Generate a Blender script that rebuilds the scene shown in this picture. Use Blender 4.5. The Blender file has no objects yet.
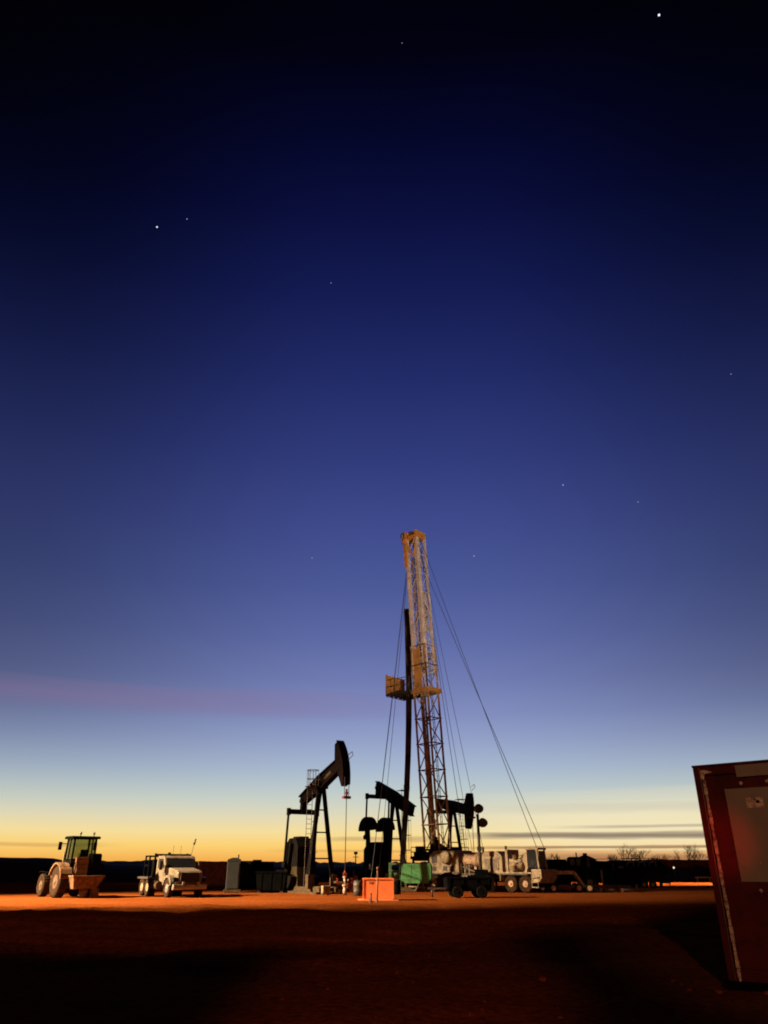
import bpy, bmesh, math, random
from mathutils import Vector, Matrix, noise
R = math.radians
random.seed(11)
sc = bpy.context.scene
col = sc.collection

# ------------------------------------------------------------------ camera
CAM_H, F, PITCH = 1.6, 740.0, R(25.69)
CP, SP = math.cos(PITCH), math.sin(PITCH)
cd = bpy.data.cameras.new('camera'); cam = bpy.data.objects.new('camera', cd); col.objects.link(cam)
cd.sensor_fit = 'VERTICAL'; cd.sensor_height = 36.0; cd.lens = 36.0 * F / 1024.0
cd.clip_start = 0.05; cd.clip_end = 9000
cam.location = (0, 0, CAM_H); cam.rotation_euler = (math.pi / 2 + PITCH, 0, 0)
sc.camera = cam

def zat(py, Y):                       # height of a sight line at distance Y
    v = (512 - py) / F
    return CAM_H + Y * (SP + v * CP) / (CP - v * SP)
def xat(px, Y, z=1.0):
    return (px - 384) / F * (Y * CP + (z - CAM_H) * SP)
def pt(px, py, Y):
    z = zat(py, Y); return Vector((xat(px, Y, z), Y, z))

# ------------------------------------------------------------------ materials
MATS = {}
def M(name, c, rough=0.65, metal=0.0, var=0.35, scale=2.5, bump=0.0, dirt=None, dirt_amt=0.5, spec=0.4):
    m = bpy.data.materials.new(name); m.use_nodes = True
    nt = m.node_tree; b = nt.nodes['Principled BSDF']
    b.inputs['Roughness'].default_value = rough; b.inputs['Metallic'].default_value = metal
    b.inputs['Specular IOR Level'].default_value = spec
    tc = nt.nodes.new('ShaderNodeTexCoord')
    n = nt.nodes.new('ShaderNodeTexNoise'); n.inputs['Scale'].default_value = scale; n.inputs['Detail'].default_value = 6
    nt.links.new(tc.outputs['Object'], n.inputs['Vector'])
    r = nt.nodes.new('ShaderNodeValToRGB'); nt.links.new(n.outputs['Fac'], r.inputs['Fac'])
    lo = [x * (1 - var) for x in c]; hi = [min(1, x * (1 + var)) for x in c]
    r.color_ramp.elements[0].position = 0.3; r.color_ramp.elements[0].color = (*lo, 1)
    r.color_ramp.elements[1].position = 0.7; r.color_ramp.elements[1].color = (*hi, 1)
    out = r.outputs['Color']
    if dirt:
        n2 = nt.nodes.new('ShaderNodeTexNoise'); n2.inputs['Scale'].default_value = scale * 2.7; n2.inputs['Detail'].default_value = 9
        n2.inputs['Roughness'].default_value = 0.7
        nt.links.new(tc.outputs['Object'], n2.inputs['Vector'])
        r2 = nt.nodes.new('ShaderNodeValToRGB'); nt.links.new(n2.outputs['Fac'], r2.inputs['Fac'])
        r2.color_ramp.elements[0].position = 0.62 - 0.3 * dirt_amt; r2.color_ramp.elements[1].position = 0.75 - 0.2 * dirt_amt
        mx = nt.nodes.new('ShaderNodeMixRGB'); nt.links.new(r2.outputs['Color'], mx.inputs['Fac'])
        nt.links.new(out, mx.inputs['Color1']); mx.inputs['Color2'].default_value = (*dirt, 1)
        out = mx.outputs['Color']
    nt.links.new(out, b.inputs['Base Color'])
    if bump:
        bp = nt.nodes.new('ShaderNodeBump'); bp.inputs['Strength'].default_value = bump; bp.inputs['Distance'].default_value = 0.03
        n3 = nt.nodes.new('ShaderNodeTexNoise'); n3.inputs['Scale'].default_value = scale * 6; n3.inputs['Detail'].default_value = 8
        nt.links.new(tc.outputs['Object'], n3.inputs['Vector'])
        nt.links.new(n3.outputs['Fac'], bp.inputs['Height']); nt.links.new(bp.outputs['Normal'], b.inputs['Normal'])
    MATS[name] = m
    return m
RED_DUST = (0.30, 0.13, 0.055)
black = M('black_unit_paint', (0.005, 0.004, 0.0035), 0.65, 0, 0.4, 2, 0, (0.012, 0.007, 0.005), 0.35, spec=0.06)
maroon = M('dark_maroon_paint', (0.006, 0.0025, 0.002), 0.6, 0, 0.3, 2, spec=0.06)
dusty = M('dusty_steel', (0.055, 0.038, 0.02), 0.85, 0, 0.4, 3, 0, (0.14, 0.065, 0.028), 0.4, spec=0.1)
steel = M('dark_steel', (0.05, 0.042, 0.036), 0.6, 0.3, 0.4, 3, 0, (0.11, 0.055, 0.03), 0.4)
mastp = M('weathered_mast_paint', (0.55, 0.47, 0.44), 0.65, 0, 0.25, 1.5, 0, (0.24, 0.13, 0.08), 0.3)
mastb = M('brown_mast_paint', (0.40, 0.26, 0.16), 0.7, 0, 0.4, 2, 0, (0.08, 0.03, 0.015), 0.5)
crown = M('orange_crown_paint', (0.62, 0.27, 0.05), 0.6, 0, 0.3, 3, 0, (0.25, 0.09, 0.02), 0.4)
board = M('ochre_board_paint', (0.42, 0.20, 0.05), 0.7, 0, 0.25, 2, 0, (0.3, 0.11, 0.03), 0.3)
tan = M('tan_carrier_paint', (0.29, 0.22, 0.13), 0.6, 0, 0.35, 2.5, 0, (0.11, 0.055, 0.025), 0.55)
white = M('dusty_white_paint', (0.13, 0.105, 0.07), 0.5, 0, 0.3, 2.2, 0, (0.075, 0.045, 0.025), 0.6)
yellow = M('worn_yellow_paint', (0.085, 0.042, 0.014), 0.7, 0, 0.4, 2, 0, (0.2, 0.085, 0.03), 0.5)
rubber = M('dusty_rubber', (0.02, 0.012, 0.007), 0.95, 0, 0.4, 4, 0.3, (0.075, 0.036, 0.016), 0.4, spec=0.05)
blackrub = M('black_rubber', (0.008, 0.007, 0.006), 0.9, 0, 0.3, 4, spec=0.0)
rimm = M('dusty_pale_rim', (0.33, 0.19, 0.11), 0.6, 0, 0.2, 4)
rimy = M('muddy_rim', (0.085, 0.045, 0.02), 0.7, 0, 0.3, 4)
green = M('green_tank_paint', (0.045, 0.20, 0.06), 0.6, 0, 0.35, 3, 0, (0.05, 0.06, 0.025), 0.5)
orange = M('orange_box_paint', (0.86, 0.20, 0.05), 0.7, 0, 0.12, 3, 0.1, (0.5, 0.13, 0.04), 0.2)
bluegrey = M('grey_plastic', (0.016, 0.018, 0.016), 0.7, 0, 0.2, 2)
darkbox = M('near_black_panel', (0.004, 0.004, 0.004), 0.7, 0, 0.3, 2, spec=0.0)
rust = M('rusty_corrugated_steel', (0.23, 0.065, 0.03), 0.7, 0, 0.4, 2, 0, (0.03, 0.012, 0.008), 0.5)
chrome = M('worn_chrome', (0.3, 0.27, 0.23), 0.4, 0.7, 0.1, 3)
wire = M('wire_rope', (0.05, 0.05, 0.07), 0.6, 0.2, 0.2, 3)
pipem = M('dark_pipe_steel', (0.035, 0.024, 0.022), 0.5, 0.3, 0.3, 1.2)
redp = M('red_valve_paint', (0.16, 0.015, 0.01), 0.6)
cabred = M('oxide_red_cabinet_paint', (0.075, 0.005, 0.004), 0.42, 0, 0.25, 1.6, 0.15, (0.035, 0.004, 0.003), 0.45)
cabpan = M('brown_grey_panel_paint', (0.22, 0.17, 0.13), 0.6, 0, 0.12, 2, 0.1, (0.16, 0.09, 0.05), 0.15)
pale = M('chipped_pale_strip', (0.62, 0.46, 0.36), 0.6, 0, 0.2, 6, 0.2, (0.12, 0.03, 0.02), 0.6)
stakem = M('weathered_wood', (0.22, 0.10, 0.05), 0.8, 0, 0.3, 5)
barkm = M('grey_brown_bark', (0.045, 0.028, 0.02), 0.9, 0, 0.3, 4)
bushm = M('dark_scrub_leaf', (0.02, 0.02, 0.01), 0.9, 0, 0.4, 2)
lens = M('lamp_lens', (0.022, 0.02, 0.018), 0.25, 0.2, 0.1, 3)

def glass():
    m = bpy.data.materials.new('cab_glass'); m.use_nodes = True; nt = m.node_tree
    o = nt.nodes['Material Output']; b = nt.nodes['Principled BSDF']
    b.inputs['Base Color'].default_value = (0.02, 0.025, 0.02, 1); b.inputs['Roughness'].default_value = 0.08
    t = nt.nodes.new('ShaderNodeBsdfTransparent'); t.inputs['Color'].default_value = (0.84, 0.9, 0.8, 1)
    mx = nt.nodes.new('ShaderNodeMixShader'); mx.inputs['Fac'].default_value = 0.22
    nt.links.new(t.outputs[0], mx.inputs[1]); nt.links.new(b.outputs[0], mx.inputs[2]); nt.links.new(mx.outputs[0], o.inputs['Surface'])
    return m
glassm = glass()
darkglass = M('dark_window_glass', (0.015, 0.016, 0.018), 0.12, 0, 0.1, 2, spec=0.5)

def emit(name, c, s):
    m = bpy.data.materials.new(name); m.use_nodes = True; nt = m.node_tree
    e = nt.nodes.new('ShaderNodeEmission'); e.inputs['Color'].default_value = (*c, 1); e.inputs['Strength'].default_value = s
    nt.links.new(e.outputs[0], nt.nodes['Material Output'].inputs['Surface']); return m

# ------------------------------------------------------------------ mesh helper
class MB:
    def __init__(s, mat=None): s.bm = bmesh.new(); s.m = mat or Matrix.Identity(4); s.mi = 0
    def v(s, p): return s.bm.verts.new(s.m @ Vector(p))
    def f(s, vs, smooth=False):
        try:
            f = s.bm.faces.new(vs); f.material_index = s.mi; f.smooth = smooth
        except ValueError: pass
    def hexa(s, P):                    # 8 points: bottom loop, top loop
        V = [s.v(p) for p in P]
        for a in ((3,2,1,0),(4,5,6,7),(0,1,5,4),(1,2,6,5),(2,3,7,6),(3,0,4,7)): s.f([V[i] for i in a])
        return s
    def box(s, x0, x1, y0, y1, z0, z1):
        return s.hexa([(x0,y0,z0),(x1,y0,z0),(x1,y1,z0),(x0,y1,z0),(x0,y0,z1),(x1,y0,z1),(x1,y1,z1),(x0,y1,z1)])
    def cbox(s, c, d): return s.box(c[0]-d[0]/2,c[0]+d[0]/2,c[1]-d[1]/2,c[1]+d[1]/2,c[2]-d[2]/2,c[2]+d[2]/2)
    def _fr(s, p0, p1):
        p0, p1 = Vector(p0), Vector(p1); d = (p1-p0).normalized()
        up = Vector((0,0,1)) if abs(d.z) < 0.95 else Vector((0,1,0))
        a = d.cross(up).normalized(); return p0, p1, a, a.cross(d).normalized()
    def bar(s, p0, p1, w, h=None):
        h = h or w; p0, p1, a, b = s._fr(p0, p1)
        q = [(-w/2,-h/2),(w/2,-h/2),(w/2,h/2),(-w/2,h/2)]
        return s.hexa([p0+a*x+b*y for x,y in q]+[p1+a*x+b*y for x,y in q])
    def tube(s, p0, p1, r0, r1=None, n=10):
        r1 = r0 if r1 is None else r1; p0, p1, a, b = s._fr(p0, p1)
        A = [s.v(p0+(a*math.cos(2*math.pi*i/n)+b*math.sin(2*math.pi*i/n))*r0) for i in range(n)]
        B = [s.v(p1+(a*math.cos(2*math.pi*i/n)+b*math.sin(2*math.pi*i/n))*r1) for i in range(n)]
        for i in range(n): s.f([A[i],A[(i+1)%n],B[(i+1)%n],B[i]], n > 6)
        s.f(A[::-1]); s.f(B); return s
    def prism(s, pts, y0, y1):         # outline in x,z
        A = [s.v((x,y0,z)) for x,z in pts]; B = [s.v((x,y1,z)) for x,z in pts]; n = len(pts)
        for i in range(n): s.f([A[i],A[(i+1)%n],B[(i+1)%n],B[i]])
        s.f(A[::-1]); s.f(B); return s
    def lathe(s, c, prof, n=24):       # about the y axis at c; profile (radius, y)
        rings = []
        for r, y in prof:
            rings.append([s.v((c[0]+r*math.cos(2*math.pi*i/n), c[1]+y, c[2]+r*math.sin(2*math.pi*i/n))) for i in range(n)])
        for a, b in zip(rings, rings[1:]):
            for i in range(n): s.f([a[i],a[(i+1)%n],b[(i+1)%n],b[i]], True)
        s.f(rings[0][::-1]); s.f(rings[-1]); return s
    def torus(s, c, rad, r, n=18, k=5):    # horizontal ring
        for i in range(n):
            a0, a1 = 2*math.pi*i/n, 2*math.pi*(i+1)/n
            s.tube((c[0]+rad*math.cos(a0),c[1]+rad*math.sin(a0),c[2]),(c[0]+rad*math.cos(a1),c[1]+rad*math.sin(a1),c[2]),r,None,k)
        return s
    def path(s, pts, r, n=6):
        for a, b in zip(pts, pts[1:]): s.tube(a, b, r, None, n)
        return s
    def build(s, name, mats, parent=None, bevel=0):
        bmesh.ops.recalc_face_normals(s.bm, faces=s.bm.faces)
        me = bpy.data.meshes.new(name); s.bm.to_mesh(me); s.bm.free()
        for m in (mats if isinstance(mats, (list, tuple)) else [mats]): me.materials.append(m)
        o = bpy.data.objects.new(name, me); col.objects.link(o)
        if parent: o.parent = parent
        if bevel:
            b = o.modifiers.new('bevel', 'BEVEL'); b.width = bevel; b.segments = 2; b.limit_method = 'ANGLE'
        return o

def tag(o, label, cat, group=None):
    o['label'] = label; o['category'] = cat
    if group: o['group'] = group
    return o
def thing(name, label, cat, loc, rz=0, group=None):
    o = bpy.data.objects.new(name, None); col.objects.link(o); o.location = loc; o.rotation_euler = (0,0,rz)
    o.empty_display_size = 0.3
    return tag(o, label, cat, group)
def struct(o): o['kind'] = 'structure'; return o
def heading(deg):                      # 0 = straight at the camera, positive swings to the right
    return math.atan2(-math.cos(R(deg)), math.sin(R(deg)))

def wheel_mesh(mb, c, rad, w, rim=0.55, tread=True):
    """tyre on slot 0 and rim on slot 1, about the local y axis"""
    mb.mi = 0
    mb.lathe(c, [(rad*rim,-w*.42),(rad*.8,-w*.5),(rad*.95,-w*.46),(rad,-w*.32),(rad,w*.32),(rad*.95,w*.46),(rad*.8,w*.5),(rad*rim,w*.42)], 28)
    if tread:
        for i in range(22):
            a = 2*math.pi*i/22
            p = Vector((c[0]+rad*1.0*math.cos(a), c[1], c[2]+rad*1.0*math.sin(a)))
            d = Vector((-math.sin(a),0,math.cos(a)))*rad*.05
            mb.bar(p-Vector((0,w*.42,0))-d, p+Vector((0,w*.42,0))+d, rad*.07, rad*.05)
def wheels(parent, cs, rad, w, tyre=rubber, rimmat=rimm, rim=0.55):
    for c in cs:
        m = MB(); wheel_mesh(m, (0,0,0), rad, w, rim); o = m.build('wheel', tyre, parent); o.location = c
        r = MB(); s = 1 if c[1] > 0 else -1
        r.lathe((0,0,0), [(rad*rim*1.02,-w*.40),(rad*rim*1.02,w*.40)], 24)
        r.lathe((0,0,0), [(rad*rim*.9,s*w*.40-.001),(rad*rim*.82,s*w*.43)][::1], 24)
        r.tube((0,s*w*.40,0),(0,s*w*.52,0), rad*.2, rad*.15, 12)
        for i in range(8):
            a = 2*math.pi*i/8; r.tube((rad*.33*math.cos(a),s*w*.42,rad*.33*math.sin(a)),(rad*.33*math.cos(a),s*w*.46,rad*.33*math.sin(a)),rad*.03,None,6)
        r.build('rim', rimmat, o)

# ------------------------------------------------------------------ world: dusk sky
w = bpy.data.worlds.new('World'); sc.world = w; w.use_nodes = True
nt = w.node_tree; N = nt.nodes; L = nt.links
bg = N['Background']
def nd(t, **k):
    n = N.new(t)
    for a, b in k.items(): setattr(n, a, b)
    return n
def math_(op, a, b=None, clamp=False):
    n = nd('ShaderNodeMath', operation=op); n.use_clamp = clamp
    for i, x in enumerate((a, b)):
        if x is None: continue
        if isinstance(x, (int, float)): n.inputs[i].default_value = x
        else: L.new(x, n.inputs[i])
    return n.outputs[0]
tc = nd('ShaderNodeTexCoord'); sep = nd('ShaderNodeSeparateXYZ'); L.new(tc.outputs['Generated'], sep.inputs[0])
el = math_('MULTIPLY', math_('ARCSINE', sep.outputs['Z']), 180/math.pi)          # elevation, degrees
az = math_('MULTIPLY', math_('ARCTAN2', sep.outputs['X'], sep.outputs['Y']), 180/math.pi)   # azimuth, degrees, 0 = straight ahead
def srgb(c):
    return tuple((x/255/12.92 if x/255 <= 0.04045 else ((x/255+0.055)/1.055)**2.4) for x in c)
def pe(y): return math.degrees(PITCH) - math.degrees(math.atan((y-512)/F))
SKY = [(868,(228,140,66)),(858,(246,180,86)),(846,(252,208,114)),(832,(245,221,155)),(818,(227,217,181)),(804,(206,211,196)),
       (788,(187,200,203)),(770,(169,185,206)),(745,(150,164,201)),(715,(129,142,190)),(680,(111,123,177)),(640,(93,106,165)),(590,(76,90,152)),
       (530,(63,75,140)),(460,(48,59,123)),(380,(33,43,103)),(300,(20,28,83)),(220,(10,15,62)),(140,(4,6,41)),(60,(1,1,17)),(-60,(0,0,3))]
ramp = nd('ShaderNodeValToRGB'); cr = ramp.color_ramp
e0, e1 = pe(868), 75.0
L.new(math_('POWER', math_('DIVIDE', el, e1, True), 0.5), ramp.inputs['Fac'])
while len(cr.elements) < len(SKY): cr.elements.new(0.5)
for e, (y, c) in zip(cr.elements, SKY):
    e.position = math.sqrt(max(0.0, min(1, pe(y)/e1))); e.color = (*srgb(c), 1)
# sky away from the glow is darker; side and corner paint in lens vignette
aa = math_('ABSOLUTE', math_('SUBTRACT', az, 2.0))
def fall(a0, a1, v0, v1):
    n = nd('ShaderNodeMapRange', interpolation_type='SMOOTHSTEP'); L.new(aa, n.inputs['Value'])
    for k, x in (('From Min',a0),('From Max',a1),('To Min',v0),('To Max',v1)): n.inputs[k].default_value = x
    return n.outputs[0]
hi = nd('ShaderNodeMapRange', interpolation_type='SMOOTHSTEP'); L.new(el, hi.inputs['Value'])
hi.inputs['From Min'].default_value = 1.5; hi.inputs['From Max'].default_value = 13
side = math_('SUBTRACT', 1.0, math_('MULTIPLY', math_('SUBTRACT', 1.0, fall(3, 34, 1.0, 0.48)), hi.outputs[0]))
top = nd('ShaderNodeMapRange', interpolation_type='SMOOTHSTEP'); L.new(el, top.inputs['Value'])
top.inputs['From Min'].default_value = 25; top.inputs['From Max'].default_value = 52
corner = math_('SUBTRACT', 1.0, math_('MULTIPLY', math_('SUBTRACT', 1.0, fall(8, 45, 1.0, 0.15)), top.outputs[0]))
azm = math_('MULTIPLY', math_('MULTIPLY', side, corner), fall(32, 78, 1.0, 0.04))
mul = nd('ShaderNodeMixRGB', blend_type='MULTIPLY'); mul.inputs['Fac'].default_value = 1
L.new(ramp.outputs['Color'], mul.inputs['Color1']); L.new(azm, mul.inputs['Color2'])
# thin layered cloud: noise over azimuth and strongly stretched elevation
def cloud(el0, half, az0, az1, soft, seed, scl_az, col_, amt, prev, wv=2.2):
    cv = nd('ShaderNodeCombineXYZ'); L.new(math_('MULTIPLY', az, scl_az), cv.inputs[0]); L.new(math_('MULTIPLY', el, 1.3), cv.inputs[1]); cv.inputs[2].default_value = seed
    n = nd('ShaderNodeTexNoise'); n.inputs['Scale'].default_value = 1.0; n.inputs['Detail'].default_value = 5; L.new(cv.outputs[0], n.inputs['Vector'])
    wob = math_('MULTIPLY', math_('SUBTRACT', n.outputs['Fac'], 0.5), half*wv)
    d = math_('DIVIDE', math_('ABSOLUTE', math_('SUBTRACT', math_('ADD', el, wob), el0)), half)
    band = math_('SUBTRACT', 1.0, math_('MULTIPLY', d, d), True)
    a = nd('ShaderNodeMapRange', interpolation_type='SMOOTHSTEP'); L.new(az, a.inputs['Value'])
    a.inputs['From Min'].default_value = az0; a.inputs['From Max'].default_value = az0+soft; a.inputs['To Min'].default_value = 0; a.inputs['To Max'].default_value = 1
    b = nd('ShaderNodeMapRange', interpolation_type='SMOOTHSTEP'); L.new(az, b.inputs['Value'])
    b.inputs['From Min'].default_value = az1-soft; b.inputs['From Max'].default_value = az1; b.inputs['To Min'].default_value = 1; b.inputs['To Max'].default_value = 0
    fac = math_('MULTIPLY', math_('MULTIPLY', math_('MULTIPLY', band, a.outputs[0]), b.outputs[0]), amt)
    mx = nd('ShaderNodeMixRGB'); L.new(fac, mx.inputs['Fac']); L.new(prev, mx.inputs['Color1']); mx.inputs['Color2'].default_value = (*srgb(col_), 1)
    return mx.outputs['Color']
c = mul.outputs['Color']
c = cloud(11.0, 1.15, -45, 9, 20, 3.0, 0.05, (136,110,150), 0.36, c, 1.2)    # faint pink veil on the left
c = cloud(2.4, 2.5, 0, 60, 16, 31.0, 0.03, (243,231,192), 0.75, c, 0.6)        # pale cream haze on the right
c = cloud(2.02, 0.27, 4, 45, 5, 5.0, 0.10, (136,118,104), 0.92, c, 1.6)        # grey bar above the right horizon
c = cloud(2.55, 0.13, 10, 45, 7, 8.0, 0.10, (176,160,138), 0.7, c, 1.6)
c = cloud(3.8, 0.4, 3, 45, 10, 7.0, 0.10, (204,200,182), 0.55, c)
c = cloud(1.27, 0.12, 2, 45, 9, 9.0, 0.12, (150,108,74), 0.85, c)
c = cloud(0.55, 0.55, 4, 45, 8, 2.0, 0.16, (168,112,74), 0.85, c, 1.4)
c = cloud(0.95, 0.10, 6, 45, 8, 17.0, 0.12, (236,176,112), 0.6, c)
c = cloud(1.4, 0.16, -34, -17, 5, 12.0, 0.15, (190,140,88), 0.45, c)
c = cloud(1.85, 0.22, -6, 6, 4, 14.0, 0.15, (184,150,106), 0.6, c)
c = cloud(1.05, 0.12, -9, 6, 4, 19.0, 0.15, (206,150,86), 0.5, c)
sky = nd('ShaderNodeTexSky'); sky.sky_type = 'NISHITA'; sky.sun_disc = False
sky.sun_elevation = R(-2.0); sky.sun_rotation = R(8); sky.altitude = 300
sb = nd('ShaderNodeBackground'); L.new(sky.outputs[0], sb.inputs['Color']); sb.inputs['Strength'].default_value = 0.004
L.new(c, bg.inputs['Color']); bg.inputs['Strength'].default_value = 1.0
add = nd('ShaderNodeAddShader'); L.new(bg.outputs[0], add.inputs[0]); L.new(sb.outputs[0], add.inputs[1])
L.new(add.outputs[0], N['World Output'].inputs['Surface'])

# ------------------------------------------------------------------ lamps
def lamp(kind, name, loc, aim, energy, color, **k):
    ld = bpy.data.lights.new(name, kind); ld.energy = energy; ld.color = color
    for a, b in k.items(): setattr(ld, a, b)
    o = bpy.data.objects.new(name, ld); col.objects.link(o); o.location = loc
    o.rotation_euler = (Vector(aim)-Vector(loc)).to_track_quat('-Z', 'Y').to_euler(); return o
lamp('SUN', 'afterglow_sun', (0,0,50), (-3.0, -24, 49.0), 0.02, (1,0.6,0.3), angle=R(8))
lamp('SPOT', 'yard_floodlight', (-52, 34, 24), (-14, 48, 0), 860000, (1,0.74,0.45), spot_size=R(36), spot_blend=1.0, shadow_soft_size=0.5)
lamp('SPOT', 'mast_floodlight', (16, 14, 5), (3.6, 66, 26), 80000, (1,0.80,0.58), spot_size=R(25), spot_blend=0.5, shadow_soft_size=0.4)
def aim_at(loc, azd, eld):
    return Vector(loc)+100*Vector((math.sin(R(azd))*math.cos(R(eld)), math.cos(R(azd))*math.cos(R(eld)), math.sin(R(eld))))
pl_ = (-1, -40, 19.5)
lamp('SPOT', 'dim_pad_light', pl_, aim_at(pl_, -3, 4.7), 42000, (1,0.34,0.13), spot_size=R(47.5), spot_blend=0.12, shadow_soft_size=0.35)  # cone edge leaves the near ground dark in place of cast shadows
lamp('SPOT', 'added_near_spot', (-1, -14, 6), (6.9, 12.0, 2.5), 6500, (1,0.46,0.22), spot_size=R(18), spot_blend=0.7, shadow_soft_size=0.2)  # added spot to brighten the cabinet and its foot
lamp('SPOT', 'added_near_spot', (-1, -14, 6), (.3, 12.6, 0), 9000, (1,0.32,0.12), spot_size=R(12), spot_blend=0.8, shadow_soft_size=0.3)  # added spot, shaped to make one pool of light on the near ground
lamp('SPOT', 'brake_light', (1.6, -2.5, 1.0), (xat(694,12.9,zat(768,12.9))+.1, 12.8, zat(840,12.8)), 4200, (1,0.01,0.005), spot_size=R(5), spot_blend=1.0, shadow_soft_size=0.1)
lamp('SPOT', 'far_yard_light', (54, 93, 10), (36, 93, 0), 300000, (1,0.64,0.34), spot_size=R(46), spot_blend=0.25, shadow_soft_size=0.3)

# ------------------------------------------------------------------ ground
def graded(a, b, fine0, fine1, step):
    xs = []; x = fine0
    while x < fine1: xs.append(x); x += step
    xs.append(fine1)
    s = step; x = fine1
    while x < b: s *= 1.35; x += s; xs.append(min(x, b))
    s = step; x = fine0
    while x > a: s *= 1.35; x -= s; xs.insert(0, max(x, a))
    return xs
def ground_h(x, y):
    k = max(0.0, min(1.0, (44-y)/8)) * (1 if y > 2 else 0.3)
    h = 0.10*noise.noise(Vector((x*.22, y*.22, 1.3))) + 0.05*noise.noise(Vector((x*.9, y*.9, 4.1))) + 0.03*noise.noise(Vector((x*2.3, y*2.3, 8)))
    for t, wd in ((19.5,.5),(21.6,.5),(28,.6),(30.2,.6),(36,.5)):          # wheel ruts running across the pad
        d = (y-t-0.06*x+0.5*noise.noise(Vector((x*.08,t,0))))/wd
        h -= 0.07*math.exp(-d*d*4)
    near = math.hypot(x-6.5, y-12)
    k *= min(1.0, max(0.0, (near-1.2)/2))
    return h*k*1.7
g = bmesh.new()
xs = graded(-2500, 2500, -32, 32, 0.4); ys = graded(-400, 4500, 3, 46, 0.4)
grid = [[g.verts.new((x, y, ground_h(x, y) if 2 < y < 46 and abs(x) < 34 else 0)) for x in xs] for y in ys]
for a, b in zip(grid, grid[1:]):
    for i in range(len(xs)-1):
        f = g.faces.new((a[i], a[i+1], b[i+1], b[i])); f.smooth = True
me = bpy.data.meshes.new('ground'); g.to_mesh(me); g.free()
def dirt_mat():
    m = bpy.data.materials.new('red_dirt'); m.use_nodes = True; t = m.node_tree; b = t.nodes['Principled BSDF']
    b.inputs['Roughness'].default_value = 1.0; b.inputs['Specular IOR Level'].default_value = 0.0
    tc = t.nodes.new('ShaderNodeTexCoord')
    def nz(sx, sy, sc_, det=8):
        mp = t.nodes.new('ShaderNodeMapping'); mp.inputs['Scale'].default_value = (sx, sy, 1); t.links.new(tc.outputs['Object'], mp.inputs[0])
        n = t.nodes.new('ShaderNodeTexNoise'); n.inputs['Scale'].default_value = sc_; n.inputs['Detail'].default_value = det; n.inputs['Roughness'].default_value = 0.65
        t.links.new(mp.outputs[0], n.inputs['Vector']); return n
    a = nz(0.12, 0.5, 1.0); r = t.nodes.new('ShaderNodeValToRGB'); t.links.new(a.outputs['Fac'], r.inputs['Fac'])
    r.color_ramp.elements[0].position = 0.3; r.color_ramp.elements[0].color = (0.17, 0.040, 0.008, 1)
    r.color_ramp.elements[1].position = 0.72; r.color_ramp.elements[1].color = (0.30, 0.080, 0.018, 1)
    b2 = nz(1, 1, 7.0, 10); r2 = t.nodes.new('ShaderNodeValToRGB'); t.links.new(b2.outputs['Fac'], r2.inputs['Fac'])
    r2.color_ramp.elements[0].position = 0.35; r2.color_ramp.elements[0].color = (0.45, 0.42, 0.4, 1)
    r2.color_ramp.elements[1].position = 0.68; r2.color_ramp.elements[1].color = (1.25, 1.25, 1.25, 1)
    mx = t.nodes.new('ShaderNodeMixRGB'); mx.blend_type = 'MULTIPLY'; mx.inputs['Fac'].default_value = 1
    t.links.new(r.outputs[0], mx.inputs['Color1']); t.links.new(r2.outputs[0], mx.inputs['Color2'])
    t.links.new(mx.outputs[0], b.inputs['Base Color'])
    bp = t.nodes.new('ShaderNodeBump'); bp.inputs['Strength'].default_value = 0.6; bp.inputs['Distance'].default_value = 0.06
    n3 = nz(1, 1, 9.0, 10); t.links.new(n3.outputs['Fac'], bp.inputs['Height']); t.links.new(bp.outputs['Normal'], b.inputs['Normal'])
    return m
me.materials.append(dirt_mat()); go = bpy.data.objects.new('ground', me); col.objects.link(go); struct(go)

bermm = M('dark_scrub_earth', (0.016, 0.012, 0.007), 0.95, 0, 0.5, 0.8, 0.5)
def ridge(name, pts, width, rough, seed):
    """low earth bank: pts are (x, y, height)"""
    b = bmesh.new(); rows = []
    n = 0
    for (x0,y0,h0),(x1,y1,h1) in zip(pts, pts[1:]):
        k = max(2, int(math.hypot(x1-x0, y1-y0)/1.2))
        for i in range(k):
            t = i/k; x, y, h = x0+(x1-x0)*t, y0+(y1-y0)*t, h0+(h1-h0)*t
            row = []
            for j in range(9):
                q = j/8*2-1
                z = h*max(0, 1-q*q)**0.8*(1+rough*noise.noise(Vector((x*.12+seed, y*.2, q*.8)))+.5*rough*noise.noise(Vector((x*.45, seed, 3)))) + (rough*.8*noise.noise(Vector((x*.5, q*3, seed))) if abs(q) < .95 else -0.1)
                row.append(b.verts.new((x, y+q*width, z if abs(q) < .95 else -0.1)))
            rows.append(row)
    for a, c_ in zip(rows, rows[1:]):
        for j in range(8): b.faces.new((a[j],c_[j],c_[j+1],a[j+1])).smooth = True
    me = bpy.data.meshes.new(name); b.to_mesh(me); b.free(); me.materials.append(bermm)
    o = bpy.data.objects.new(name, me); col.objects.link(o); return struct(o)
ridge('berm', [(-150,118,3.4),(-70,118,3.3),(-49,118,3.15),(-44,118,2.4),(-38,118,2.0),(-10,118,2.0),(30,120,1.8),(60,120,1.9),(130,125,2.0)], 9, 0.12, 2)
ridge('hill', [(-900,900,9),(-300,900,8),(0,900,7),(300,900,9),(900,900,12)], 120, 0.3, 7)

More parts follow.
